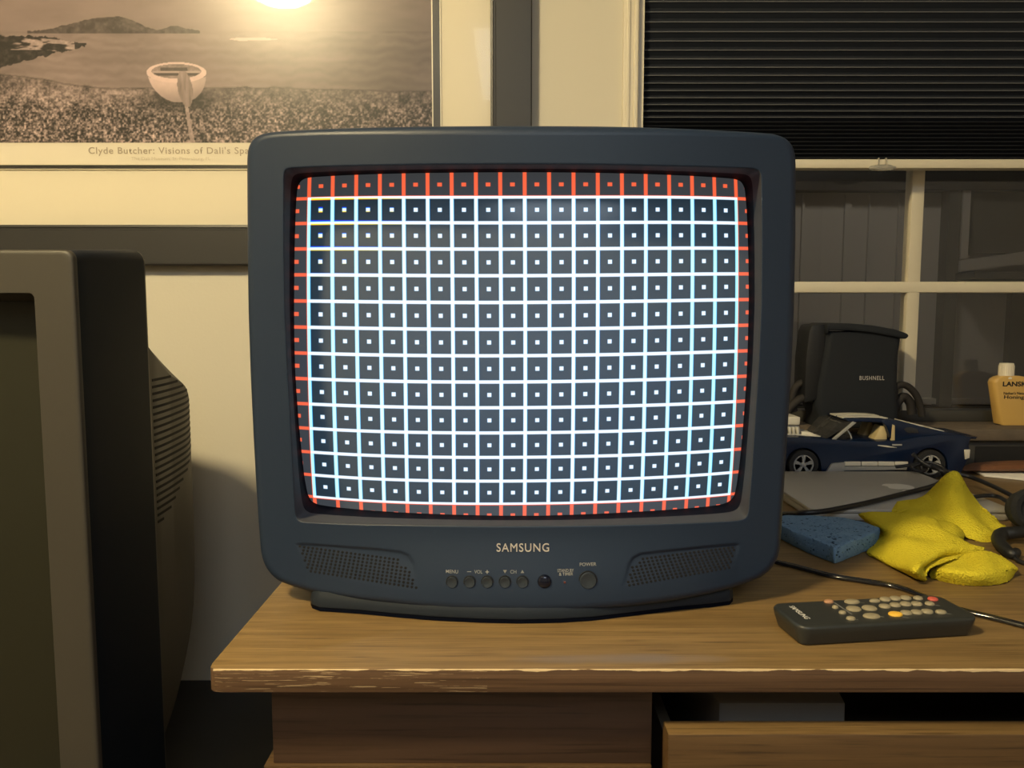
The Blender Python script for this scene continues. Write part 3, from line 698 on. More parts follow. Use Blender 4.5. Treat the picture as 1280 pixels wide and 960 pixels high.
bm = bmesh.new(); loft(bm, rings, mis=[0 if i < nI - 1 else 1 for i in range(len(rings))]); bez = obj('front_bezel', bm, [M['tv'], M['tvinner']], tv)
lastr = rings[-1]
bm = bmesh.new()
gl = ring(rG, lambda x, z: yg(x, z) - .0015)
loft(bm, [[p + Vector((0, .0, 0)) for p in lastr], [a.lerp(b, .5) + Vector((0, -.001, 0)) for a, b in zip(lastr, gl)], gl, ring(rG + .0005, lambda x, z: yg(x, z) + .006)])
obj('tube_surround', bm, M['rubber'], tv)
# rear of the cabinet
bm = bmesh.new(); rr_ = []
for Y, s in ((.80, .975), (.86, .97), (.90, .93), (.98, .70), (1.10, .60), (1.16, .56), (1.175, .50)):
    rr_.append([Vector((CX + c * r_ * s, Y, max(DESK + .012, CZ + .0 + sn_ * r_ * s))) for c, sn_, r_ in zip(cs[::6], sn[::6], rO[::6])])
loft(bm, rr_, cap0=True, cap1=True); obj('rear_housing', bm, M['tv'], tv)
# base plate
fpx = [(388.5, 757), (390.5, 761), (400, 764.5), (450, 767.8), (490, 771.8), (540, 776), (600, 779), (650, 780), (700, 779), (740, 776.5), (790, 770.5), (850, 763), (890, 759.5), (912, 756.5), (916, 752)]
fp = [atZ(x, y, DESK) for x, y in fpx]
bm = bmesh.new(); poly = [Vector((p.x, p.y, DESK + .0005)) for p in fp] + [Vector((.17, 1.08, DESK + .0005)), Vector((-.15, 1.08, DESK + .0005))]
lv = lambda z, d: [Vector((p.x, p.y + d, DESK + z)) for p in poly]
loft(bm, [poly, lv(.0042, .0), lv(.0046, -.0006), lv(.006, -.0008), lv(.014, .0015), lv(.018, .004)], cap0=True, cap1=True, mis=[1, 1, 0, 0, 0, 0]); obj('base', bm, [mat('shaded_base_plastic', (.012, .018, .028), .5, spec=.3), M['rubber']], tv)  # chin shade under the casing painted as a darker plastic

# screen: phosphor pattern
D = []
def addrow(r_, pts):
    for c_, x, y in pts: D.append((c_ + .5, r_ + .5, x, y))
addrow(0, [(0, 401, 263), (1, 430, 263), (2, 459.5, 262.7), (3, 489.5, 262.4), (4, 519.5, 262.3), (5, 550, 262.2), (6, 580.3, 262.2), (7, 610.8, 262.2), (10, 701.5, 262), (11, 731.7, 262), (12, 762, 262), (13, 792.5, 262), (14, 822.3, 262), (15, 851.7, 262.2), (16, 880, 262.4), (17, 906.8, 263)])
addrow(1, [(0, 401, 294.8), (3, 489.8, 294.7), (6, 580.5, 294.8), (7, 611, 295), (10, 701.5, 294.7), (13, 792.5, 294.2), (15, 851.8, 294), (17, 907.2, 294.2)])
addrow(3, [(0, 400.7, 360), (1, 430, 360), (3, 490.2, 360.6), (5, 551, 361.2), (7, 611.3, 361.5), (10, 701.5, 361), (12, 762, 360.5), (14, 822.4, 359.6), (16, 880.1, 359), (17, 907.4, 358.6)])
addrow(4, [(0, 401.2, 393.3), (1, 430.3, 393.5), (2, 460.2, 394), (3, 490.6, 394.3), (4, 521, 394.6), (5, 551.2, 394.8), (6, 581.6, 394.9), (7, 611.6, 395), (8, 641.7, 394.9), (9, 671.6, 394.8), (10, 701.5, 394.4), (11, 731.5, 394.1), (12, 761.6, 393.7), (13, 791.9, 393), (14, 822, 392.4), (15, 851.4, 391.9), (16, 880, 391.4), (17, 907.2, 391)])
addrow(5, [(0, 401.4, 425.6), (3, 491, 427.3), (6, 581.8, 428), (9, 671.6, 427.8), (13, 791.7, 426), (15, 851.1, 424.8), (17, 906.7, 423.4)])
addrow(6, [(0, 402, 458.3), (3, 491.3, 460.3), (6, 582.2, 461), (9, 671.6, 460.8), (13, 791.3, 459), (15, 850.5, 457.3), (17, 905.8, 455.6)])
addrow(7, [(0, 402.7, 490.1), (3, 491.8, 492.5), (6, 582.3, 493.6), (9, 671.6, 493.3), (13, 790.8, 491.4), (15, 850, 489.4), (17, 905.2, 487.3)])
addrow(8, [(0, 403.6, 521.3), (1, 432.5, 522.5), (2, 462.4, 523.5), (3, 492.3, 524.5), (4, 522.4, 525), (5, 552.4, 525.4), (6, 582.4, 525.5), (7, 612.2, 525.5), (8, 641.8, 525.5), (9, 671.4, 525.4), (10, 700.9, 524.9), (11, 730.4, 524.4), (12, 760.2, 523.7), (13, 790.2, 523), (14, 820, 522), (15, 849, 520.8), (16, 877.2, 519.6), (17, 904, 518.2)])
addrow(9, [(0, 404.7, 551.2), (1, 433.5, 553), (2, 463, 554.3), (3, 493, 555.2), (4, 522.7, 555.8), (5, 552.7, 556.2), (6, 582.5, 556.4), (13, 789.5, 553.6), (14, 819, 552.4), (15, 848, 551.2), (16, 876, 550), (17, 902.7, 548.3)])
addrow(10, [(0, 405.7, 580.5), (1, 434.5, 582.5), (2, 464, 584), (3, 493.3, 585.2), (4, 523, 586), (5, 553, 586.3), (6, 582.5, 586.4), (12, 759.5, 585), (13, 788.7, 583.8), (14, 818, 582.5), (15, 847, 581), (16, 874.7, 579.5), (17, 901.3, 577.5)])
addrow(11, [(0, 407, 608.7), (1, 436, 611), (2, 465, 612.7), (3, 494, 614), (4, 523.7, 615), (5, 553, 615.4), (6, 582.5, 615.6), (9, 671, 615.5), (10, 700, 615), (11, 729.6, 614.2), (12, 758.7, 613.4), (13, 788, 612.5), (14, 817.3, 611.2), (15, 845.6, 609.8), (16, 873, 608), (17, 899.2, 605.6)])
D = np.array(D)
def basis(u, v):
    a = (u - 9) / 9; b = (v - 6) / 6
    return np.stack([a ** i * b ** j for i in range(5) for j in range(5) if i + j <= 5 and not (i == 4 and j > 1)], -1)
A = basis(D[:, 0], D[:, 1]); cxp = np.linalg.lstsq(A, D[:, 2], rcond=None)[0]; cyp = np.linalg.lstsq(A, D[:, 3], rcond=None)[0]
U = np.linspace(-1.1, 19.1, 102); Vv = np.linspace(-1.35, 12.95, 72)
bm = bmesh.new(); uvl = bm.loops.layers.uv.new('pattern'); rows = []; uvm = {}
for v in Vv:
    B = basis(U, np.full_like(U, v)); X_p = B @ cxp; Y_p = B @ cyp; row = []
    for u, x, y in zip(U, X_p, Y_p):
        vt = bm.verts.new(onsurf(x, y, yg)); uvm[vt] = (u, v); row.append(vt)
    rows.append(row)
for a, b in zip(rows, rows[1:]):
    for j in range(len(a) - 1):
        f = bm.faces.new((a[j], b[j], b[j + 1], a[j + 1]))
        for lp in f.loops: lp[uvl].uv = uvm[lp.vert]
m = bpy.data.materials.new('phosphor_screen'); m.use_nodes = True; nt = m.node_tree; b = pr(m); L = nt.links.new
b.inputs['Base Color'].default_value = (.060, .066, .072, 1); b.inputs['Roughness'].default_value = .22; b.inputs['Specular IOR Level'].default_value = .5
uvn = nt.nodes.new('ShaderNodeUVMap'); uvn.uv_map = 'pattern'; sp = nt.nodes.new('ShaderNodeSeparateXYZ'); L(uvn.outputs[0], sp.inputs[0])
u = V(nt, sp.outputs[0]); v = V(nt, sp.outputs[1])
tl = ((u * -.21 + 1.0).mx(0.0)) * ((v * -.30 + 1.0).mx(0.0))              # top left corner, where the beams part
inside = (u + .055).gt(0) * (u - 18.055).lt(0) * (v + .045).gt(0) * (v - 12.035).lt(0)
def soft(d, hw, s=.028): return ((V.const(nt, hw) - d) * (1 / s) + .5).op('MULTIPLY', 1.0, clamp=True)
def lines(x, off, hw):
    y = (x + off); fr_ = (y - y.op('ROUND')).ab(); return soft(fr_, hw)
def dot(x, y, h1, h2):
    a = ((x - x.op('FLOOR')) - .5).ab(); b_ = ((y - y.op('FLOOR')) - .5).ab(); return soft(a, h1) * soft(b_, h2)
cen = ((u - 8.5).ab() * -.16 + 1.5).op('MULTIPLY', 1.0, clamp=True)
lr = (u - 9).op('MULTIPLY', -.0030)
rV = lines(u, V.const(nt, .003), .068) * (cen * .50 + .50); gV = lines(u, V.const(nt, 0), .078); bV = lines(u, V.const(nt, -.003), .084)
boff = tl * .075
rH = lines(v, tl * -.02, .060); gH = lines(v, V.const(nt, 0), .063); bH = lines(v, boff, .065)
rD = dot(u, v, .080, .074); gD = dot(u, v + tl * .02, .084, .078); bD = dot(u, v + boff, .088, .080)
Rr = rV.mx(rH).mx(rD); Gg = gV.mx(gH).mx(gD); Bb = bV.mx(bH).mx(bD)
margin = lines(u, V.const(nt, 0), .078).mx(lines(v, V.const(nt, 0), .064) * ((v - 6).ab().lt(6.5))).mx(dot(u, v, .095, .075)) * inside.inv()
rc = Rr * inside * .97 + margin * .98
gc = Gg * inside * 1.0 + margin * .095
bc = Bb * inside * 1.06 + margin * .005
topband = inside
mg = inside.inv()
halo = ((u - 9.5) * (u - 9.5) * -.008 + 1.0).mx(0.0) * ((v - 7) * (v - 7) * -.015 + 1.0).mx(0.0)   # bluish glare over the screen, put in as extra emission
rc = rc + inside * .012 + mg * .040 + halo * .002; gc = gc + inside * .024 + mg * .042 + halo * .022; bc = bc + inside * .034 + mg * .044 + halo * .060  # grey of the room-lit glass put into emission, stronger in the margin
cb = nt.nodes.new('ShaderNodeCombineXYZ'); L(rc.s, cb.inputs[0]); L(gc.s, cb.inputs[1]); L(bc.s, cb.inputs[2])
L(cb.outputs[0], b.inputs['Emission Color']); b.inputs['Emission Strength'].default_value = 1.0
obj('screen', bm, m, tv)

# speaker perforations, one grid per side
def grille(tl_, tr_, bl_, br_, nr, nc, skip):
    bm = bmesh.new()
    for i in range(nr):
        for j in range(nc):
            s = i / (nr - 1); t = (j + (.5 if i % 2 else 0)) / nc
            if skip(s, t): continue
            x = (tl_[0] * (1 - t) + tr_[0] * t) * (1 - s) + (bl_[0] * (1 - t) + br_[0] * t) * s
            y = (tl_[1] * (1 - t) + tr_[1] * t) * (1 - s) + (bl_[1] * (1 - t) + br_[1] * t) * s
            p = onsurf(x, y, lambda a, b_: yf(a, b_) + recf(a, b_), -.0001)
            disc(bm, p, (0, -1, 0), [(.0014, .0002), (.0007, .0004)], 8)
    return bm
obj('speaker_grille', grille((375, 683), (508, 701), (386, 713.5), (523, 735), 8, 25, lambda s, t: (s < .2 and t > .93)), M['hole'], bez, smooth=False)
obj('speaker_grille', grille((793, 700), (921, 683.5), (784, 732), (914, 709), 8, 24, lambda s, t: (s < .2 and t < .05)), M['hole'], bez, smooth=False)
# buttons
def facept(px, py, off=0): return onsurf(px, py, yf, off)
def fnorm(p): return Vector((2 * .030 * (p.x - XC) / .235 ** 2, -1, 0)).normalized()
for bx in (565.2, 587.2, 609.2, 631.2, 653.2):
    p = facept(bx, 727.6); n_ = fnorm(p)
    bm = bmesh.new(); disc(bm, p, n_, [(.0060, -.001), (.0060, .00025), (.0053, .0003), (.0052, -.0005)], 28, mi=1)
    disc(bm, p, n_, [(.0051, -.001), (.0051, .0012), (.0047, .0020), (.0036, .0016), (.001, .0011)], 28)
    obj('button', bm, [M['btn'], M['tvdark']], tv)
p = facept(680.5, 726.8); bm = bmesh.new(); disc(bm, p, fnorm(p), [(.0064, -.001), (.0064, .0010), (.0055, .0022), (.003, .0031), (.0008, .0034)], 28); obj('infrared_window', bm, M['sensor'], tv)
p = facept(735, 725.3); bm = bmesh.new(); disc(bm, p, fnorm(p), [(.0088, -.001), (.0088, .00025), (.0079, .0003), (.0078, -.0005)], 36, mi=1); disc(bm, p, fnorm(p), [(.0077, -.001), (.0077, .0015), (.0071, .0024), (.0055, .0021), (.001, .0016)], 36); obj('power_button', bm, [M['btn'], M['tvdark']], tv)
p = facept(706, 728); bm = bmesh.new(); disc(bm, p, fnorm(p), [(.0011, -.001), (.0011, .0004), (.0004, .0008)], 12); obj('indicator_light', bm, mat('dim_red_indicator', (.12, .03, .02), .3), tv)
K = .703 / F * 1.045
def ontv(px, py, off=-.0003):
    c0 = facept(px, py)
    return lambda x, y, h: Vector((c0.x + x, yf(c0.x + x, c0.z + y) + off - h, c0.z + y))
obj('brand_lettering', textbm('SAMSUNG', 64 * K, 9.6 * K, ontv(653.5, 684.3), bold=0, extr=.0006, space=1.12), M['silver'], tv, smooth=False)
def lab(s, px, py, wd, ht, bold=.0):
    return textbm(s, wd * K, ht * K, ontv(px, py), bold=bold)
for s_, x, y, wd, ht in (('MENU', 565, 714.3, 15, 4.0), ('VOL', 598, 714.6, 10, 4.0), ('CH', 641.6, 714.6, 7.5, 4.0), ('POWER', 735, 705.2, 20.5, 4.0), ('STAND BY', 707, 713, 20, 3.6), ('& TIMER', 707.5, 717.4, 17, 3.6), ('+', 609, 714.8, 4.5, 4.5)):
    obj('control_lettering', lab(s_, x, y, wd, ht, .012), M['print'], tv, smooth=False)
def tri(px, py, up):
    c0 = facept(px, py); s = 2.4 * K * (1 if up else -1); bm = bmesh.new()
    bm.faces.new([bm.verts.new((c0.x + a, c0.y - .0004, c0.z + b_)) for a, b_ in ((-s, -s * .9), (s, -s * .9), (0, s * .9))]); obj('arrow_mark', bm, M['print'], tv, smooth=False)
tri(631.2, 714.5, False); tri(653, 714.3, True)
c0 = facept(586.5, 714.4); bm = bmesh.new(); bm.faces.new([bm.verts.new((c0.x + a * K, c0.y - .0004, c0.z + b_ * K)) for a, b_ in ((-2.6, -.45), (2.6, -.45), (2.6, .45), (-2.6, .45))])
obj('minus_mark', bm, M['print'], tv, smooth=False)

# ================================================================ laptop
LZ = DESK + .0165
lx0 = atZ(1015, 637, LZ).x; ly0 = atZ(1015, 637, LZ).y; ly1 = atZ(1050, 589, LZ).y; lx1 = atZ(1268, 637, LZ).x
lap = thing('laptop', ((lx0 + lx1) / 2, (ly0 + ly1) / 2, DESK), 'closed silver laptop with fruit emblem lying beneath the yellow cloth', 'laptop')
def slab(x0, x1, y0, y1, z0, z1, r, bev):
    bm = bmesh.new(); base = [Vector((p.x, p.z, z0)) for p in rrect(x0, x1, y0, y1, r, 0)]
    prism(bm, base, (0, 0, z1 - z0), bev=bev); return bm
obj('base', slab(lx0 + .001, lx1 - .001, ly0 + .001, ly1, DESK + .0004, LZ - .006, .012, .002), M['alu'], lap)
obj('lid', slab(lx0, lx1, ly0, ly1, LZ - .0055, LZ, .012, .0015), M['alu'], lap)
# emblem: bitten fruit with a leaf (stalk end points to the hinge, far side)
lc = atZ(1121, 607.5, LZ)
bm = bmesh.new(); pts = []
for k in range(72):
    a = 2 * math.pi * k / 72; r_ = 1 + .10 * math.cos(2 * a) * .3 - .18 * math.exp(-((a - math.pi / 2) / .28) ** 2) - .12 * math.exp(-((a - 3 * math.pi / 2) / .30) ** 2)
    x = r_ * math.cos(a); y = r_ * .98 * math.sin(a)
    dd = math.hypot(x - 1.22, y - .12)
    if dd < .46: x = 1.22 + (x - 1.22) * .46 / dd; y = .12 + (y - .12) * .46 / dd
    pts.append((x, y))
sE = .0225
vs = [bm.verts.new((lc.x - x * sE, lc.y - y * sE * 1.0 - .004, LZ + .0002)) for x, y in pts]; bm.faces.new(vs)
lf = [(.05, 1.05), (.12, 1.35), (.40, 1.55), (.36, 1.25)]
bm.faces.new([bm.verts.new((lc.x - x * sE, lc.y - y * sE - .004, LZ + .0002)) for x, y in lf])
bmesh.ops.triangulate(bm, faces=bm.faces[:]); lo_ = obj('emblem', bm, M['logo'], lap, smooth=False)

# ================================================================ sponge
SH = .021
sp_px = [(966, 650), (972, 645), (990, 643.5), (1020, 644), (1056, 646.5), (1078, 651), (1096, 657.5), (1099, 661), (1090, 667), (1070, 675), (1050, 682.5), (1044, 684), (1036, 681), (1010, 671), (985, 660)]
topv = [atZ(x, y, DESK + SH) for x, y in sp_px]
cs_ = sum(topv, Vector()) / len(topv)
fine = catmull(topv + [topv[0]], 4)[:-1]
bm = bmesh.new(); rings = []
for zz, sc in ((.001, .955), (.004, .985), (.010, .995), (SH - .004, 1.0), (SH - .001, .985), (SH, .95)):
    rings.append([Vector((cs_.x + (p.x - cs_.x) * sc, cs_.y + (p.y - cs_.y) * sc, DESK + zz)) for p in fine])
for q in (.8, .6, .4, .2): rings.append([Vector((cs_.x + (p.x - cs_.x) * q, cs_.y + (p.y - cs_.y) * q, DESK + SH)) for p in fine])
for q_ in rings:
    for p in q_:
        f_ = Vector((math.sin(p.x * 310 + p.z * 200) + math.sin(p.y * 270 + 1), math.sin(p.y * 330 + p.x * 90), .8 * (math.sin(p.x * 190 + 2) + math.sin(p.y * 230)) * (1 if p.z > DESK + .01 else 0))) * .00045
        p += f_
loft(bm, rings, cap0=True, cap1=True)
spg = obj('cleaning_sponge', bm, M['sponge']); props(spg, 'blue cellulose sponge lying against the yellow cloth on the desk', 'sponge')
nt = M['sponge'].node_tree; vo = nt.nodes.new('ShaderNodeTexVoronoi'); vo.inputs['Scale'].default_value = 260; gg = nt.nodes.new('ShaderNodeNewGeometry'); nt.links.new(gg.outputs['Position'], vo.inputs['Vector'])
vr_ = nt.nodes.new('ShaderNodeValToRGB'); vr_.color_ramp.elements[0].position = .12; vr_.color_ramp.elements[1].position = .35; nt.links.new(vo.outputs['Distance'], vr_.inputs[0])
bp = nt.nodes.new('ShaderNodeBump'); bp.inputs['Strength'].default_value = .8; bp.inputs['Distance'].default_value = .002; nt.links.new(vr_.outputs[0], bp.inputs['Height']); nt.links.new(bp.outputs[0], pr(M['sponge']).inputs['Normal'])
bm = bmesh.new()
for _ in range(150):
    t = random.random(); k = random.randrange(len(fine)); p = cs_.lerp(fine[k], math.sqrt(random.random()) * .93)
    r_ = random.uniform(.0005, .0018); disc(bm, (p.x, p.y, DESK + SH + .00005), (0, 0, 1), [(r_, 0), (r_ * .6, .00012)], 7, xs=random.uniform(.7, 1.8), xdir=(random.uniform(-1, 1), random.uniform(-1, 1), 0))
n_ = len(fine)
for _ in range(60):
    k = random.randrange(n_); a_p, b_p = fine[k], fine[(k + 1) % n_]; p = a_p.lerp(b_p, random.random()); nn = Vector((p.x - cs_.x, p.y - cs_.y, 0)).normalized()
    r_ = random.uniform(.0005, .0013); disc(bm, (p.x, p.y, DESK + random.uniform(.005, SH - .005)), nn, [(r_, -.0004), (r_ * .6, .0003)], 7)
obj('pores', bm, M['spongep'], spg, smooth=False)

# ================================================================ yellow cloth
def sheet(rows, sub=9, wr=0, seed=3, thick=.0035):
    G = [[Vector(p) for p in r_] for r_ in rows]
    R1 = [catmull(r_, sub) for r_ in G]; cols = list(zip(*R1)); C2 = [catmull(list(c_), sub) for c_ in cols]
    grid = [[C2[j][i] for j in range(len(C2))] for i in range(len(C2[0]))]
    rx = np.random.default_rng(seed)
    A1 = [(rx.uniform(40, 120), rx.uniform(-90, 90), rx.uniform(0, 6)) for _ in range(5)]
    for i, r_ in enumerate(grid):
        for j, p in enumerate(r_):
            n_ = sum(math.sin(p.x * a + p.y * b_ + c_) for a, b_, c_ in A1) / 3.2
            e_ = min(i, j, len(grid) - 1 - i, len(r_) - 1 - j) / 8
            r_[j] = p + Vector((0, 0, wr * n_ * min(1, e_)))
    return grid
def Q(px, py, h): return atZ(px, py, DESK + h)
def QY(px, py, Y): return atY(px, py, Y)
sA = [[Q(1073, 642.5, .016), Q(1092, 641, .022), Q(1120, 642, .026), Q(1146, 645, .030), Q(1168, 650, .032), Q(1172, 658, .018)],
      [Q(1083, 651, .010), Q(1098, 653, .024), Q(1122, 653, .028), Q(1150, 656, .032), Q(1172, 661, .034), Q(1190, 668, .026)],
      [Q(1101, 664, .006), Q(1110, 668, .018), Q(1128, 670, .026), Q(1158, 673, .030), Q(1186, 677, .030), Q(1212, 681, .024)],
      [Q(1093, 679, .003), Q(1108, 685, .013), Q(1132, 690, .021), Q(1160, 691, .025), Q(1194, 688, .023), Q(1231, 686.5, .020)],
      [Q(1084, 691, .001), Q(1108, 701, .006), Q(1130, 709, .012), Q(1146, 712, .019), Q(1162, 703, .012), Q(1206, 694, .018)],
      [Q(1090, 694, .0005), Q(1110, 705, .001), Q(1130, 714.5, .001), Q(1155, 725, .0015), Q(1163, 711, .016), Q(1196, 698, .018)]]
sB = [[Q(1163, 712, .002), Q(1180, 704, .012), Q(1206, 694, .017), Q(1230, 690, .021), Q(1250, 696, .014), Q(1268, 709, .006)],
      [Q(1164, 716, .004), Q(1184, 709, .016), Q(1208, 702, .016), Q(1232, 702, .021), Q(1252, 706, .015), Q(1271, 712, .008)],
      [Q(1163, 719, .003), Q(1184, 717, .012), Q(1207, 716, .015), Q(1230, 717, .015), Q(1253, 715, .012), Q(1268, 714, .006)],
      [Q(1165, 722, .001), Q(1185, 727, .001), Q(1206, 730.5, .001), Q(1232, 731, .001), Q(1255, 728, .001), Q(1264, 721, .001)]]
sC = [[Q(1112, 646, .018), Q(1138, 648, .022), Q(1165, 652, .022), Q(1192, 661, .010), Q(1210, 672, .003), Q(1232, 677, .001), Q(1250, 674, .001), Q(1259, 664, .003)],
      [QY(1114, 643.5, 1.02), QY(1138, 641, 1.02), QY(1164, 640, 1.015), QY(1190, 648, .985), QY(1210, 655, .97), QY(1230, 662, .965), QY(1248, 664, .975), QY(1259, 661, .99)],
      [QY(1115, 641.5, 1.04), QY(1138, 634, 1.045), QY(1163, 625, 1.045), QY(1186, 624, 1.02), QY(1204, 630, 1.01), QY(1224, 641, 1.01), QY(1243, 652, 1.004), QY(1258, 660, 1.006)],
      [QY(1118, 639, 1.06), QY(1140, 628, 1.07), QY(1163, 614, 1.075), QY(1184, 601, 1.065), QY(1200, 603, 1.06), QY(1217, 624, 1.05), QY(1239, 645, 1.018), QY(1257, 659.5, 1.014)],
      [QY(1121, 637, 1.075), QY(1141, 626.5, 1.09), QY(1164, 612, 1.095), QY(1184, 593.5, 1.085), QY(1199, 590, 1.085), QY(1214, 614, 1.08), QY(1236, 640, 1.024), QY(1256, 659, 1.018)],
      [Q(1121, 642, .0185), Q(1146, 634, .0185), Q(1170, 622, .0185), Q(1190, 612, .020), Q(1204, 613, .020), QY(1212, 619, 1.09), QY(1233, 644, 1.027), QY(1253, 661.5, 1.020)]]
sE2 = [[Q(1160, 653, .012), Q(1178, 652, .018), Q(1194, 657, .016), Q(1204, 666, .006)],
       [Q(1164, 662, .016), Q(1180, 660, .020), Q(1194, 664, .016), Q(1204, 671, .006)],
       [Q(1168, 668, .010), Q(1182, 672, .012), Q(1194, 676, .008), Q(1202, 677, .002)]]
bm = bmesh.new()
for rows, wr, sd in ((sA, .0030, 4), (sB, .0026, 9), (sC, .0042, 15), (sE2, .0015, 5)):
    grid = sheet(rows, 13, wr, sd)
    CL = lambda p: Vector((p.x, p.y, max(p.z, (LZ + .0008) if (p.x > lx0 and p.y > ly0 - .002) else DESK + .0006)))
    jr = random.Random(sd); grid = [[p + Vector((jr.gauss(0, .0002), jr.gauss(0, .0002), jr.gauss(0, .0002))) for p in r_] for r_ in grid]; grid = [[CL(p) for p in r_] for r_ in grid]; N2 = [[bm.verts.new(p) for p in r_] for r_ in grid]
    for i in range(len(N2) - 1):
        for j in range(len(N2[0]) - 1): bm.faces.new((N2[i][j], N2[i][j + 1], N2[i + 1][j + 1], N2[i + 1][j]))
bm.normal_update()
if sum(f.normal.z for f in bm.faces) < 0: bmesh.ops.reverse_faces(bm, faces=bm.faces[:])
M['cloth'] = mat('yellow_microfibre', (.84, .71, .045), .95, spec=.08, bump=(420, 1.0, .0035), var=(22, (.74, .61, .045)))
clo = obj('microfibre_cloth', bm, M['cloth'], smooth='keep'); props(clo, 'crumpled yellow microfibre cloth draped over the laptop corner', 'cloth')
md = clo.modifiers.new('thickness', 'SOLIDIFY'); md.thickness = .0016; md.offset = 1
clo.data.set_sharp_from_angle(angle=R(180))

# ================================================================ remote control
RZ = DESK + .019
A0 = atZ(964.5, 753.5, RZ); A1 = atZ(1000, 784.5, RZ); A2 = atZ(1227, 771.5, RZ)
ax = (A2 - A1); Lr = ax.length; ax.normalize(); ay = Vector((-ax.y, ax.x, 0)); Wr = (A0 - A1).dot(ay)
rem = thing('remote_control', ((A1 + A2) / 2 + ay * Wr / 2) * 1, 'dark grey television remote control with one yellow key, on the desk', 'remote control')
rem.location.z = DESK
def rl(u_, v_, z): return A1 + ax * u_ + ay * v_ + Vector((0, 0, z - RZ))
def rring(ins, z, r_):
    out = []
    for cx, cy, a0 in ((Lr - r_, Wr - r_, 0), (r_, Wr - r_, 90), (r_, r_, 180), (Lr - r_, r_, 270)):
        for k in range(7):
            a = R(a0 + 15 * k); out.append(rl(cx + (r_ - ins) * math.cos(a), cy + (r_ - ins) * math.sin(a), z))
    return out
bm = bmesh.new()
loft(bm, [rring(.007, DESK + .0006, .011), rring(.0045, DESK + .0014, .011), rring(.0028, DESK + .006, .011), rring(.0012, DESK + .011, .011), rring(0, RZ - .0030, .011), rring(.0004, RZ - .0014, .011), rring(.0015, RZ - .0003, .011), rring(.003, RZ, .011), rring(.006, RZ, .011)], cap0=True, cap1=True)
obj('body', bm, M['remote'], rem)
BT = [(1035.8, 751.8, .0036, 1.25, 'rbtno'), (1044, 759, .0026, 1.1, 'rbtn'), (1053, 765.6, .0030, 1.1, 'rbtn'), (1063.5, 773, .0034, 1.2, 'rbtn'), (1065, 752, .0048, 1.5, 'rbtn'), (1067, 761, .0060, 1.1, 'rbtn'), (1086.8, 760, .0060, 1.1, 'rbtn'), (1089.5, 770, .0056, 1.35, 'rbtn'), (1093.4, 751, .0032, 1.6, 'rbtn'),
      (1106.5, 748.9, .0045, 1.15, 'rbtn'), (1119, 747.8, .0045, 1.15, 'rbtn'), (1132, 747.2, .0045, 1.15, 'rbtn'), (1147.5, 747.5, .0040, 1.1, 'rbtn'), (1105.8, 757.6, .0045, 1.15, 'rbtn'), (1119, 756, .0045, 1.15, 'rbtn'), (1132, 754.8, .0045, 1.15, 'rbtn'), (1145.7, 754.6, .0045, 1.15, 'rbtn'),
      (1119.2, 767.5, .0050, 1.25, 'rbtny'), (1132.8, 765.8, .0045, 1.2, 'rbtn'), (1145.7, 765, .0045, 1.15, 'rbtn'), (1159, 764.2, .0045, 1.15, 'rbtn'), (1162, 754.4, .0036, 1.2, 'rbtn'), (1176, 764.9, .0038, 1.3, 'rbtn'), (1166, 748.6, .0042, 1.1, 'rbtnr')]
for x, y, r_, xs, mm in BT:
    p = atZ(x, y + .8, RZ)
    bm = bmesh.new(); disc(bm, p, (0, 0, 1), [(r_, -.001), (r_, .0008), (r_ * .88, .0016), (r_ * .55, .0022), (r_ * .1, .0024)], 20, xs=xs, xdir=ax)
    o = obj('key', bm, M[mm], rem)
    if mm == 'rbtny': o['label'] = 'yellow key'
    if mm == 'rbtnr': o['label'] = 'red key'
bm = bmesh.new(); pa, pb = atZ(1040.5, 751.8, RZ), atZ(1065, 768.3, RZ); dd = (pb - pa); sd = Vector((-dd.y, dd.x, 0)).normalized() * .0007
bm.faces.new([bm.verts.new(p + Vector((0, 0, .0002))) for p in (pa - sd, pb - sd, pb + sd, pa + sd)])
obj('printed_line', bm, M['rmark'], rem, smooth=False)
for x, y in ((1069, 774.5), (1077, 753.5), (1081, 761.5), (1101, 771), (1132, 772), (1186, 767.5), (1171, 757)):
    bm = bmesh.new(); p = atZ(x, y, RZ) + Vector((0, 0, .0002)); q = ax * .0022 - ay * .0012; s_ = ay * .0006 + ax * .0003
    bm.faces.new([bm.verts.new(v_) for v_ in (p - q - s_, p + q - s_, p + q + s_, p - q + s_)]); obj('printed_mark', bm, M['rmark'], rem, smooth=False)
tc_ = atZ(999.3, 765.7, RZ)
obj('brand_lettering', textbm('SAMSUNG', .030, .0052, lambda x, y, h: tc_ + (-ay) * x + ax * y + Vector((0, 0, .0003)), bold=.012), M['white'], rem, smooth=False)

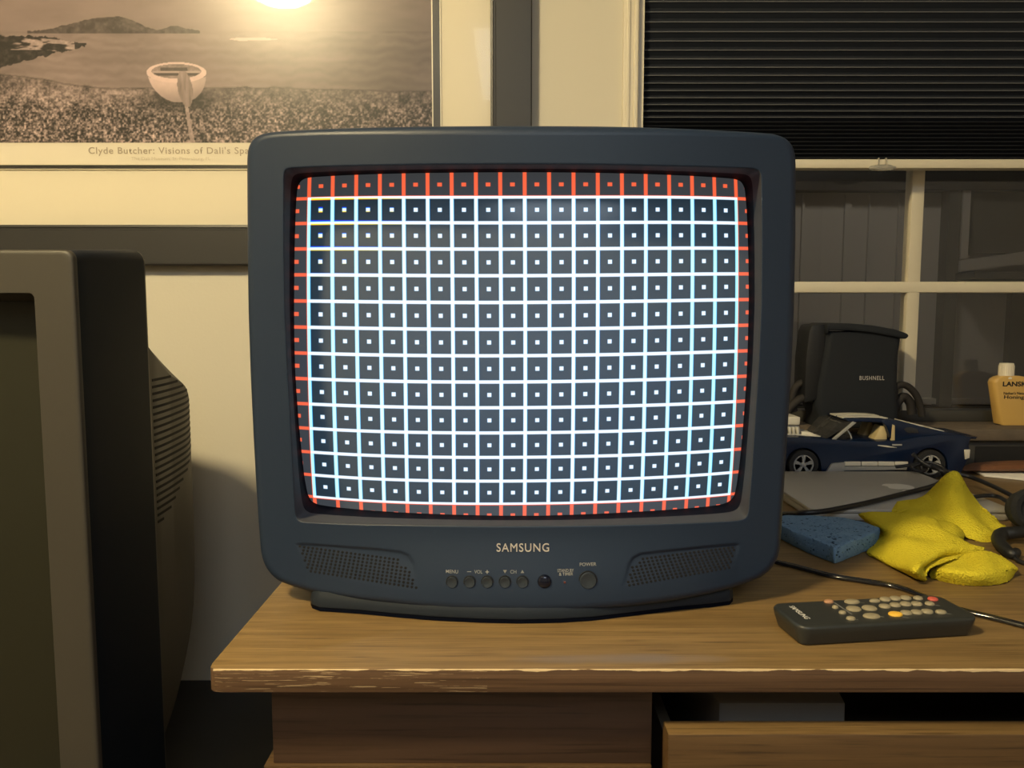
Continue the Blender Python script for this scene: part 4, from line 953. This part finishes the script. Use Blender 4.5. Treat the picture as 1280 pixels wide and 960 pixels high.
# ================================================================ cables
def cable(name, pts, r_, m_, label, double=0, **k):
    bm = bmesh.new(); tube(bm, pts, r_)
    if double: tube(bm, [Vector(p) + Vector((0, double, 0)) for p in pts], r_)
    return props(obj(name, bm, m_), label, 'cable')
cz = DESK + .0026
cable('power_cable', [atZ(x, y, cz) for x, y in ((930, 690), (968, 702), (1000, 710), (1040, 720.5), (1080, 727), (1115, 732.5), (1140, 740), (1170, 752), (1205, 764), (1240, 772.5), (1285, 784), (1330, 796), (1420, 812), (1520, 815))], .0022, M['cableg'], 'glossy black twin wire curving behind the remote control', double=.0046)
z1, z2 = DESK + .005, LZ + .0045
cable('thick_cable', [atZ(930, 646, z1), atZ(975, 643, z1), atZ(1000, 641.5, LZ + .001), atZ(1030, 639, z2), atZ(1060, 633.5, z2), atZ(1090, 627, z2), atZ(1120, 619.5, z2), atZ(1150, 612, z2), atZ(1170, 606, z2), atZ(1180, 597, z2), atZ(1176, 588, z2 + .012), atZ(1166, 582.5, z2 + .014)], .0036, M['cable'], 'thick black cable running over the closed laptop toward the sponge')
cable('thin_cable', [atY(1141, 567, 1.283), atY(1148, 574, 1.280), atY(1160, 582, 1.27), atY(1176, 587.5, 1.26), atZ(1196, 592, z2 + .004), atZ(1215, 597, z2), atZ(1235, 605, z2), atZ(1252, 613, z2), atZ(1268, 622, z2), atZ(1290, 640, z2)], .0034, M['cable'], 'black cable sagging from the toy car to the right edge')
cable('coiled_cable', [atY(1120, 583.5, 1.283), atY(1135, 582, 1.282), atY(1150, 580, 1.282), atY(1158, 586, 1.278), atY(1150, 589, 1.275), atY(1140, 584, 1.277), atY(1158, 578, 1.28), atY(1175, 582, 1.27), atY(1182, 588, 1.26)], .0028, M['cable'], 'looped black cable bunched below the rear wheel of the toy car')
cable('short_cable', [atZ(1214, 622, z2 + .004), atZ(1232, 619.5, z2 + .004), atZ(1248, 621, z2 + .004), atZ(1262, 628, z2 + .006), atZ(1290, 634, z2)], .0030, M['cable'], 'short black cable end emerging right of the yellow cloth peak')
# headphones at the right edge
hp = thing('headphones', atZ(1285, 680, DESK), 'black headphones with round ear cushion cut off by the right edge', 'headphones')
c = atY(1294, 640, .985)
bm = bmesh.new(); disc(bm, c + Vector((0, .012, 0)), (-.15, -1, .25), [(.016, -.022), (.022, -.018), (.025, -.010), (.025, 0), (.0275, .003), (.0275, .011), (.023, .016), (.017, .015), (.014, .010), (.004, .009)], 32); obj('ear_cup', bm, M['foam'], hp)
bm = bmesh.new(); tube(bm, [atZ(1290, 664, DESK + .014), atZ(1268, 666, DESK + .014), atZ(1252, 668, DESK + .012), atZ(1248, 676, DESK + .010), atZ(1256, 686, DESK + .008), atZ(1266, 693, DESK + .006), atZ(1270, 690, DESK + .006)], lambda t: .0085 - .0045 * abs(t - .35)); obj('headband_arm', bm, M['black'], hp)
bm = bmesh.new(); tube(bm, [atZ(1266, 694, DESK + .004), atZ(1275, 702, DESK + .003), atZ(1300, 708, DESK + .003)], .0026); obj('cord', bm, M['cable'], hp)

# ================================================================ toy car (brick built fastback)
CY0, CY1 = 1.305, 1.415
fw = atY(1005, 578, CY0); rw = atY(1164, 578, CY0); RW = .0262
car = thing('toy_car', ((fw.x + rw.x) / 2, (CY0 + CY1) / 2, DESK), 'dark blue brick built fastback muscle car model on the desk behind the laptop', 'toy car')
wz = DESK + RW
dz = wz - fw.z
CP = lambda px, py, Y=CY0: (lambda p: Vector((p.x, Y, p.z + dz)))(atY(px, py, CY0))
def side(pxs, y0, y1, m_, name, bev=.0015, par=None):
    bm = bmesh.new(); prism(bm, [CP(x, y, y0) for x, y in pxs], (0, y1 - y0, 0), bev=bev); return obj(name, bm, m_, par or car)
def archpts(cx, r_, y, n=9): return [(cx + r_ * math.cos(R(a)), y - r_ * math.sin(R(a))) for a in [180 - 180 * k / n for k in range(n + 1)]]
ar1 = archpts(1005, 22, 579); ar2 = archpts(1164, 22, 579)
low = 588
bodyp = [(962, 545), (975, 543.5), (1000, 543.5), (1035, 546), (1045, 547), (1060, 548), (1090, 548.5), (1125, 548), (1150, 543), (1180, 540), (1205, 541), (1216, 543), (1212, 552), (1214, 560), (1210, 573), (1203, low)] + [(ar2[-1][0], low)] + ar2[::-1] + [(ar2[0][0], low), (ar1[-1][0], low)] + ar1[::-1] + [(ar1[0][0], low), (962, low), (957, 570), (957, 552)]
side(bodyp, CY0 + .002, CY1 - .002, M['blue'], 'body', .0016)
# fastback roof and rear quarters
side([(1118, 548.5), (1112, 531), (1104, 523.5), (1119, 522.5), (1133, 525), (1160, 532), (1190, 539), (1216, 543.5), (1200, 546), (1150, 549)], CY0 + .010, CY1 - .010, M['blue'], 'fastback', .0012)
side([(1062, 523.5), (1064, 521.5), (1085, 521), (1108, 521.5), (1122, 523.5), (1112, 526.5), (1080, 525), (1066, 525.5)], CY0 + .012, CY1 - .012, M['blue'], 'roof', .0008)
# windscreen, pillars, interior
side([(1034, 546.5), (1038, 545.8), (1071, 525.5), (1066, 524.5), (1052, 527)], CY0 + .012, CY1 - .012, M['cglass'], 'windscreen', 0)
for y in (CY0 + .010, CY1 - .014): side([(1043, 547.5), (1048, 547.5), (1074, 526), (1070, 524.5)], y, y + .004, M['greyp'], 'pillar', .0004)
side([(1117, 549), (1122, 549), (1122, 529.5), (1119, 528)], CY0 + .009, CY0 + .013, M['tanp'], 'door_pillar', .0004)
side([(1100, 549), (1116, 549), (1116, 532), (1108, 531), (1104, 541)], CY0 + .02, CY0 + .045, M['tanp'], 'seat', .001)
side([(1100, 549), (1116, 549), (1116, 532), (1108, 531), (1104, 541)], CY1 - .045, CY1 - .02, M['tanp'], 'seat', .001)
side([(1050, 549), (1062, 549), (1066, 542), (1052, 540)], CY0 + .015, CY1 - .015, M['dark'], 'dashboard', .001)
c = CP(1071, 544, CY0 + .035); bm = bmesh.new(); disc(bm, c, (.9, 0, .4), [(.012, -.001), (.012, .001), (.009, .001), (.009, -.001)], 20); obj('steering_wheel', bm, M['whitep'], car)
side([(1140, 531), (1150, 533.5), (1152, 539), (1138, 539), (1133, 534)], CY0 + .0085, CY0 + .0105, M['cglass'], 'quarter_window', .0003)
# white stripes over bonnet, roof and tail
def stripe(pxs, name='stripe'):
    for ya in (CY0 + .028, CY1 - .050):
        bm = bmesh.new(); rows_ = []
        for x, y in pxs:
            p = CP(x, y, ya); rows_.append([p, p + Vector((0, .022, 0)), p + Vector((0, .022, -.002)), p + Vector((0, 0, -.002))])
        loft(bm, rows_, cap0=True, cap1=True); obj(name, bm, M['whitep'], car, smooth=False)
stripe([(962, 542.3), (975, 542.3), (1000, 542.3), (1034, 545)]); stripe([(1062, 520.8), (1085, 520), (1108, 520.5), (1120, 521.8)]); stripe([(1148, 527.8), (1166, 532.2)]); stripe([(1173, 534), (1192, 538.5)])
for ya in (CY0 + .001, CY0 + .0011):
    break
side([(1098, 553), (1110, 554), (1122, 556.5), (1110, 556), (1098, 554)], CY0 + .0005, CY0 + .003, M['whitep'], 'door_badge', .0002)
side([(1116, 552), (1128, 552), (1128, 554), (1116, 554)], CY0 + .0004, CY0 + .003, M['greyp'], 'door_handle', .0003)
# supercharger through the bonnet
side([(986, 544), (1010, 544), (1009, 533), (1004, 531), (988, 531), (985, 535)], CY0 + .035, CY1 - .035, M['greyp'], 'engine_block', .001)
side([(986, 531), (1008, 531), (1009, 521), (986, 521)], CY0 + .030, CY1 - .030, M['whitep'], 'supercharger', .0016)
for k in range(4): side([(989 + k * 5, 543), (992 + k * 5, 543), (991 + k * 5, 534), (988 + k * 5, 534)], CY0 + .028, CY0 + .036, M['whitep'], 'intake_trumpet', .0006)
side([(1012, 545), (1034, 546.5), (1024, 541), (1012, 540.5)], CY0 + .035, CY1 - .035, M['whitep'], 'bonnet_scoop', .0008)
# rocker stripe and exhaust
side([(1031, 588.5), (1036, 581), (1040, 576), (1056, 574.5), (1054, 588.5)], CY0 - .003, CY0 + .006, M['greyp'], 'side_exhaust', .0005)
for a_, b_ in ((1056, 1076), (1077, 1097), (1098, 1118), (1119, 1135)): side([(a_, 579), (b_, 579), (b_, 573.8), (a_, 573.8)], CY0 - .001, CY0 + .006, M['whitep'], 'rocker_tile', .0004)
side([(1055, 585), (1133, 584), (1134, 580), (1055, 580)], CY0 - .001, CY0 + .006, M['greyp'], 'rocker_stripe', .0004)
side([(1206, 559), (1213, 558.5), (1212, 569), (1207, 571)], CY0 - .0005, CY0 + .02, M['whitep'], 'tail_lamp', .0005)
side([(1196, 542), (1224, 543), (1222, 546), (1200, 546)], CY0 + .004, CY1 - .004, M['blue'], 'spoiler', .0006)
def wheel(cx, yo, dirn):
    c = Vector((cx, yo, wz)); nn = (0, dirn, 0)
    bm = bmesh.new(); disc(bm, c, nn, [(RW * .62, -.022), (RW * .95, -.022), (RW, -.019), (RW, -.003), (RW * .95, 0), (RW * .70, .0005), (RW * .66, -.004), (RW * .3, -.005)], 32); wt = obj('wheel', bm, M['tyre'], car)
    bm = bmesh.new(); disc(bm, c, nn, [(RW * .66, -.004), (RW * .66, -.001), (RW * .58, -.001), (RW * .57, -.004)], 32); disc(bm, c, nn, [(RW * .17, -.006), (RW * .17, -.001), (RW * .08, 0)], 16)
    for k in range(5):
        a = 2 * math.pi * k / 5 + .3; d = Vector((math.cos(a), 0, math.sin(a))); s_ = Vector((-math.sin(a), 0, math.cos(a)))
        pl = [c + d * RW * .1 + s_ * RW * .06, c + d * RW * .6 + s_ * RW * .13, c + d * RW * .6 - s_ * RW * .13, c + d * RW * .1 - s_ * RW * .06]
        prism(bm, [p + Vector((0, -dirn * .0045, 0)) for p in pl], (0, dirn * .003, 0))
    obj('rim', bm, M['greyp'], wt)
for cx in (fw.x, rw.x): wheel(cx, CY0, -1); wheel(cx, CY1, 1)

# ================================================================ soft black case on the sill
BY0, BY1 = 1.435, 1.520
SL = SILL
bag = thing('binocular_case', (atY(1078, 500, BY0).x, 1.48, SL), 'soft black nylon case with white lettering standing on the window ledge', 'case')
def bp_(px, py, Y): p = atY(px, py, BY0); return Vector((p.x, Y, max(p.z, SL + .001)))
bodyL = [(1036, 411), (1035, 418), (1030, 450), (1023, 490), (1021, 508), (1026, 517)]; bodyR = [(1131, 419), (1130, 424), (1127, 445), (1126, 475), (1127, 500), (1127, 521)]
bm = bmesh.new(); rings = []
for (lx, ly), (rx_, ry_) in zip(bodyL, bodyR):
    a, b_ = bp_(lx, ly, BY0), bp_(rx_, ry_, BY0); z_ = (a.z + b_.z) / 2 if ly < 505 else min(a.z, b_.z)
    rr2 = .014; N = []
    for q in rrect(a.x, b_.x, BY0 + .004, BY1, rr2, 0, 5): N.append(Vector((q.x, q.z, z_)))
    rings.append(N)
rings.append([Vector((p.x, p.y, SL + .0005)) for p in rings[-1]])
loft(bm, rings, cap0=True, cap1=True); obj('body', bm, M['bag'], bag)
bm = bmesh.new()
tl_ = [(1033, 405), (1036, 404), (1060, 404), (1090, 406.5), (1118, 411.5), (1134, 417), (1136, 420), (1132, 424), (1118, 421), (1090, 416), (1060, 413), (1036, 413), (1034, 418)]
prism(bm, [bp_(x, y, BY0 - .003) for x, y in tl_], (0, BY1 - BY0 + .003, 0), bev=.003); obj('lid', bm, M['bag'], bag)
bm = bmesh.new(); prism(bm, [bp_(x, y, BY0 + .010) for x, y in ((1018, 406), (1036, 404.5), (1034, 440), (1026, 500), (1008, 505), (1010, 450), (1014, 415))], (0, .06, 0), bev=.004); obj('side_pocket', bm, M['bagtrim'], bag)
for xx in (1020, 1030): pass
bm = bmesh.new(); tube(bm, [bp_(x, y, BY0 + .02) for x, y in ((1124, 500), (1126, 486), (1134, 482), (1144, 486), (1153, 497), (1158, 512), (1160, 522))], .0065); tube(bm, [bp_(x, y, BY0 + .03) for x, y in ((1126, 520), (1132, 505), (1140, 498), (1148, 506), (1150, 520))], .0085)
obj('carry_strap', bm, M['strap'], bag)
bm = bmesh.new(); tube(bm, [bp_(x, y, BY0 + .03) for x, y in ((1022, 480), (1008, 481), (1000, 490), (997, 505), (1000, 517))], .007); tube(bm, [bp_(x, y, BY0 + .02) for x, y in ((1020, 500), (1006, 500), (992, 512), (988, 520))], .008); obj('carry_strap', bm, M['strap'], bag)
c0 = atY(1090, 472.5, BY0 + .002)
obj('brand_lettering', textbm('BUSHNELL', 31 * 1.44 / F, 5.2 * 1.44 / F, lambda x, y, h: c0 + Vector((x, 0, y)), bold=.008, space=1.15), M['bagtext'], bag, smooth=False)

# ================================================================ bottle of honing oil on the ledge
BO = 1.475
x0 = atY(1241, 500, BO).x; ztop = atY(1260, 470, BO).z; zcap1 = atY(1258, 457, BO).z; zbot = SL
bot = thing('oil_bottle', (x0 + .036, BO + .012, SL), 'flat bottle of amber honing oil with white cap on the window ledge', 'bottle')
W_ = .078; bz = lambda t: zbot + (ztop - zbot) * t
bm = bmesh.new(); rings = []
for t, l, r_, rad in ((0.005, .020, .006, .006), (.03, .016, .004, .008), (.45, .008, .001, .008), (.86, .0005, 0, .008), (.93, .003, .003, .008), (.975, .010, .012, .008), (1.0, .020, .026, .006)):
    rings.append([Vector((q.x, q.z, bz(t))) for q in rrect(x0 + l, x0 + W_ - r_, BO, BO + .026, rad, 0, 4)])
loft(bm, rings, cap0=True, cap1=True); obj('body', bm, M['bottle'], bot)
cxp_ = atY(1263.5, 460, BO).x
bm = bmesh.new(); hN = zcap1 - ztop + .018; disc(bm, (cxp_, BO + .013, ztop - .006), (0, 0, 1), [(.0135, 0), (.0135, .003), (.0130, .004), (.0125, hN - .010), (.0118, hN - .008), (.004, hN - .0075)], 28)
for k in range(24):
    a = 2 * math.pi * k / 24; c = Vector((cxp_ + .0130 * math.cos(a), BO + .013 + .0130 * math.sin(a), ztop))
    box(bm, c.x - .0004, c.x + .0004, c.y - .0004, c.y + .0004, ztop - .001, ztop + hN - .018)
obj('cap', bm, M['cap'], bot)
kk = BO / F
def onb(px, py): c0 = atY(px, py, BO - .0004); return lambda x, y, h: c0 + Vector((x, 0, y))
obj('label_lettering', textbm('LANSKY', 36 * kk, 6.2 * kk, onb(1271.5, 480), bold=.035), M['ink'], bot, smooth=False)
obj('label_lettering', textbm("Nathan's Natural", 30 * kk, 3.6 * kk, onb(1269.5, 491.5), bold=.02), M['ink'], bot, smooth=False); obj('label_lettering', textbm('Honing Oil', 38 * kk, 6 * kk, onb(1274, 497), bold=.02), M['ink'], bot, smooth=False)

# ================================================================ leather sheath, papers
bm = bmesh.new()
shp = [(1206, 588), (1212, 583), (1225, 579.5), (1245, 578), (1275, 577.5), (1320, 578)]
lo2 = [(1206, 589), (1215, 592), (1230, 593), (1250, 593.5), (1275, 594.5), (1320, 596)]
rings = []
for (a, b_), (c, d) in zip(shp, lo2):
    p = atY(a, b_, 1.37); q = atY(c, d, 1.33); zc_ = (p.z + q.z) / 2; h = max(.002, (p.z - q.z) / 2)
    rings.append([Vector(((p.x + q.x) / 2, 1.365 + .028 * math.cos(t) * min(1, h / .008 + .2), DESK + .0045 + h + h * math.sin(t))) for t in [2 * math.pi * k / 14 for k in range(14)]])
loft(bm, rings, cap0=True, cap1=True); props(obj('leather_sheath', bm, M['leather']), 'tapered brown leather sheath lying on papers at the right edge', 'sheath')
bm = bmesh.new(); a = atZ(1230, 594, DESK + .003); b_ = atZ(1290, 600, DESK + .003); prism(bm, [Vector((a.x, a.y, DESK + .0005)), Vector((a.x + .01, 1.40, DESK + .0005)), Vector((a.x + .22, 1.40, DESK + .0005)), Vector((b_.x, b_.y, DESK + .0005))], (0, 0, .003), bev=.0004)
props(obj('paper_stack', bm, M['sheet']), 'thin stack of white papers under the brown leather sheath', 'papers')
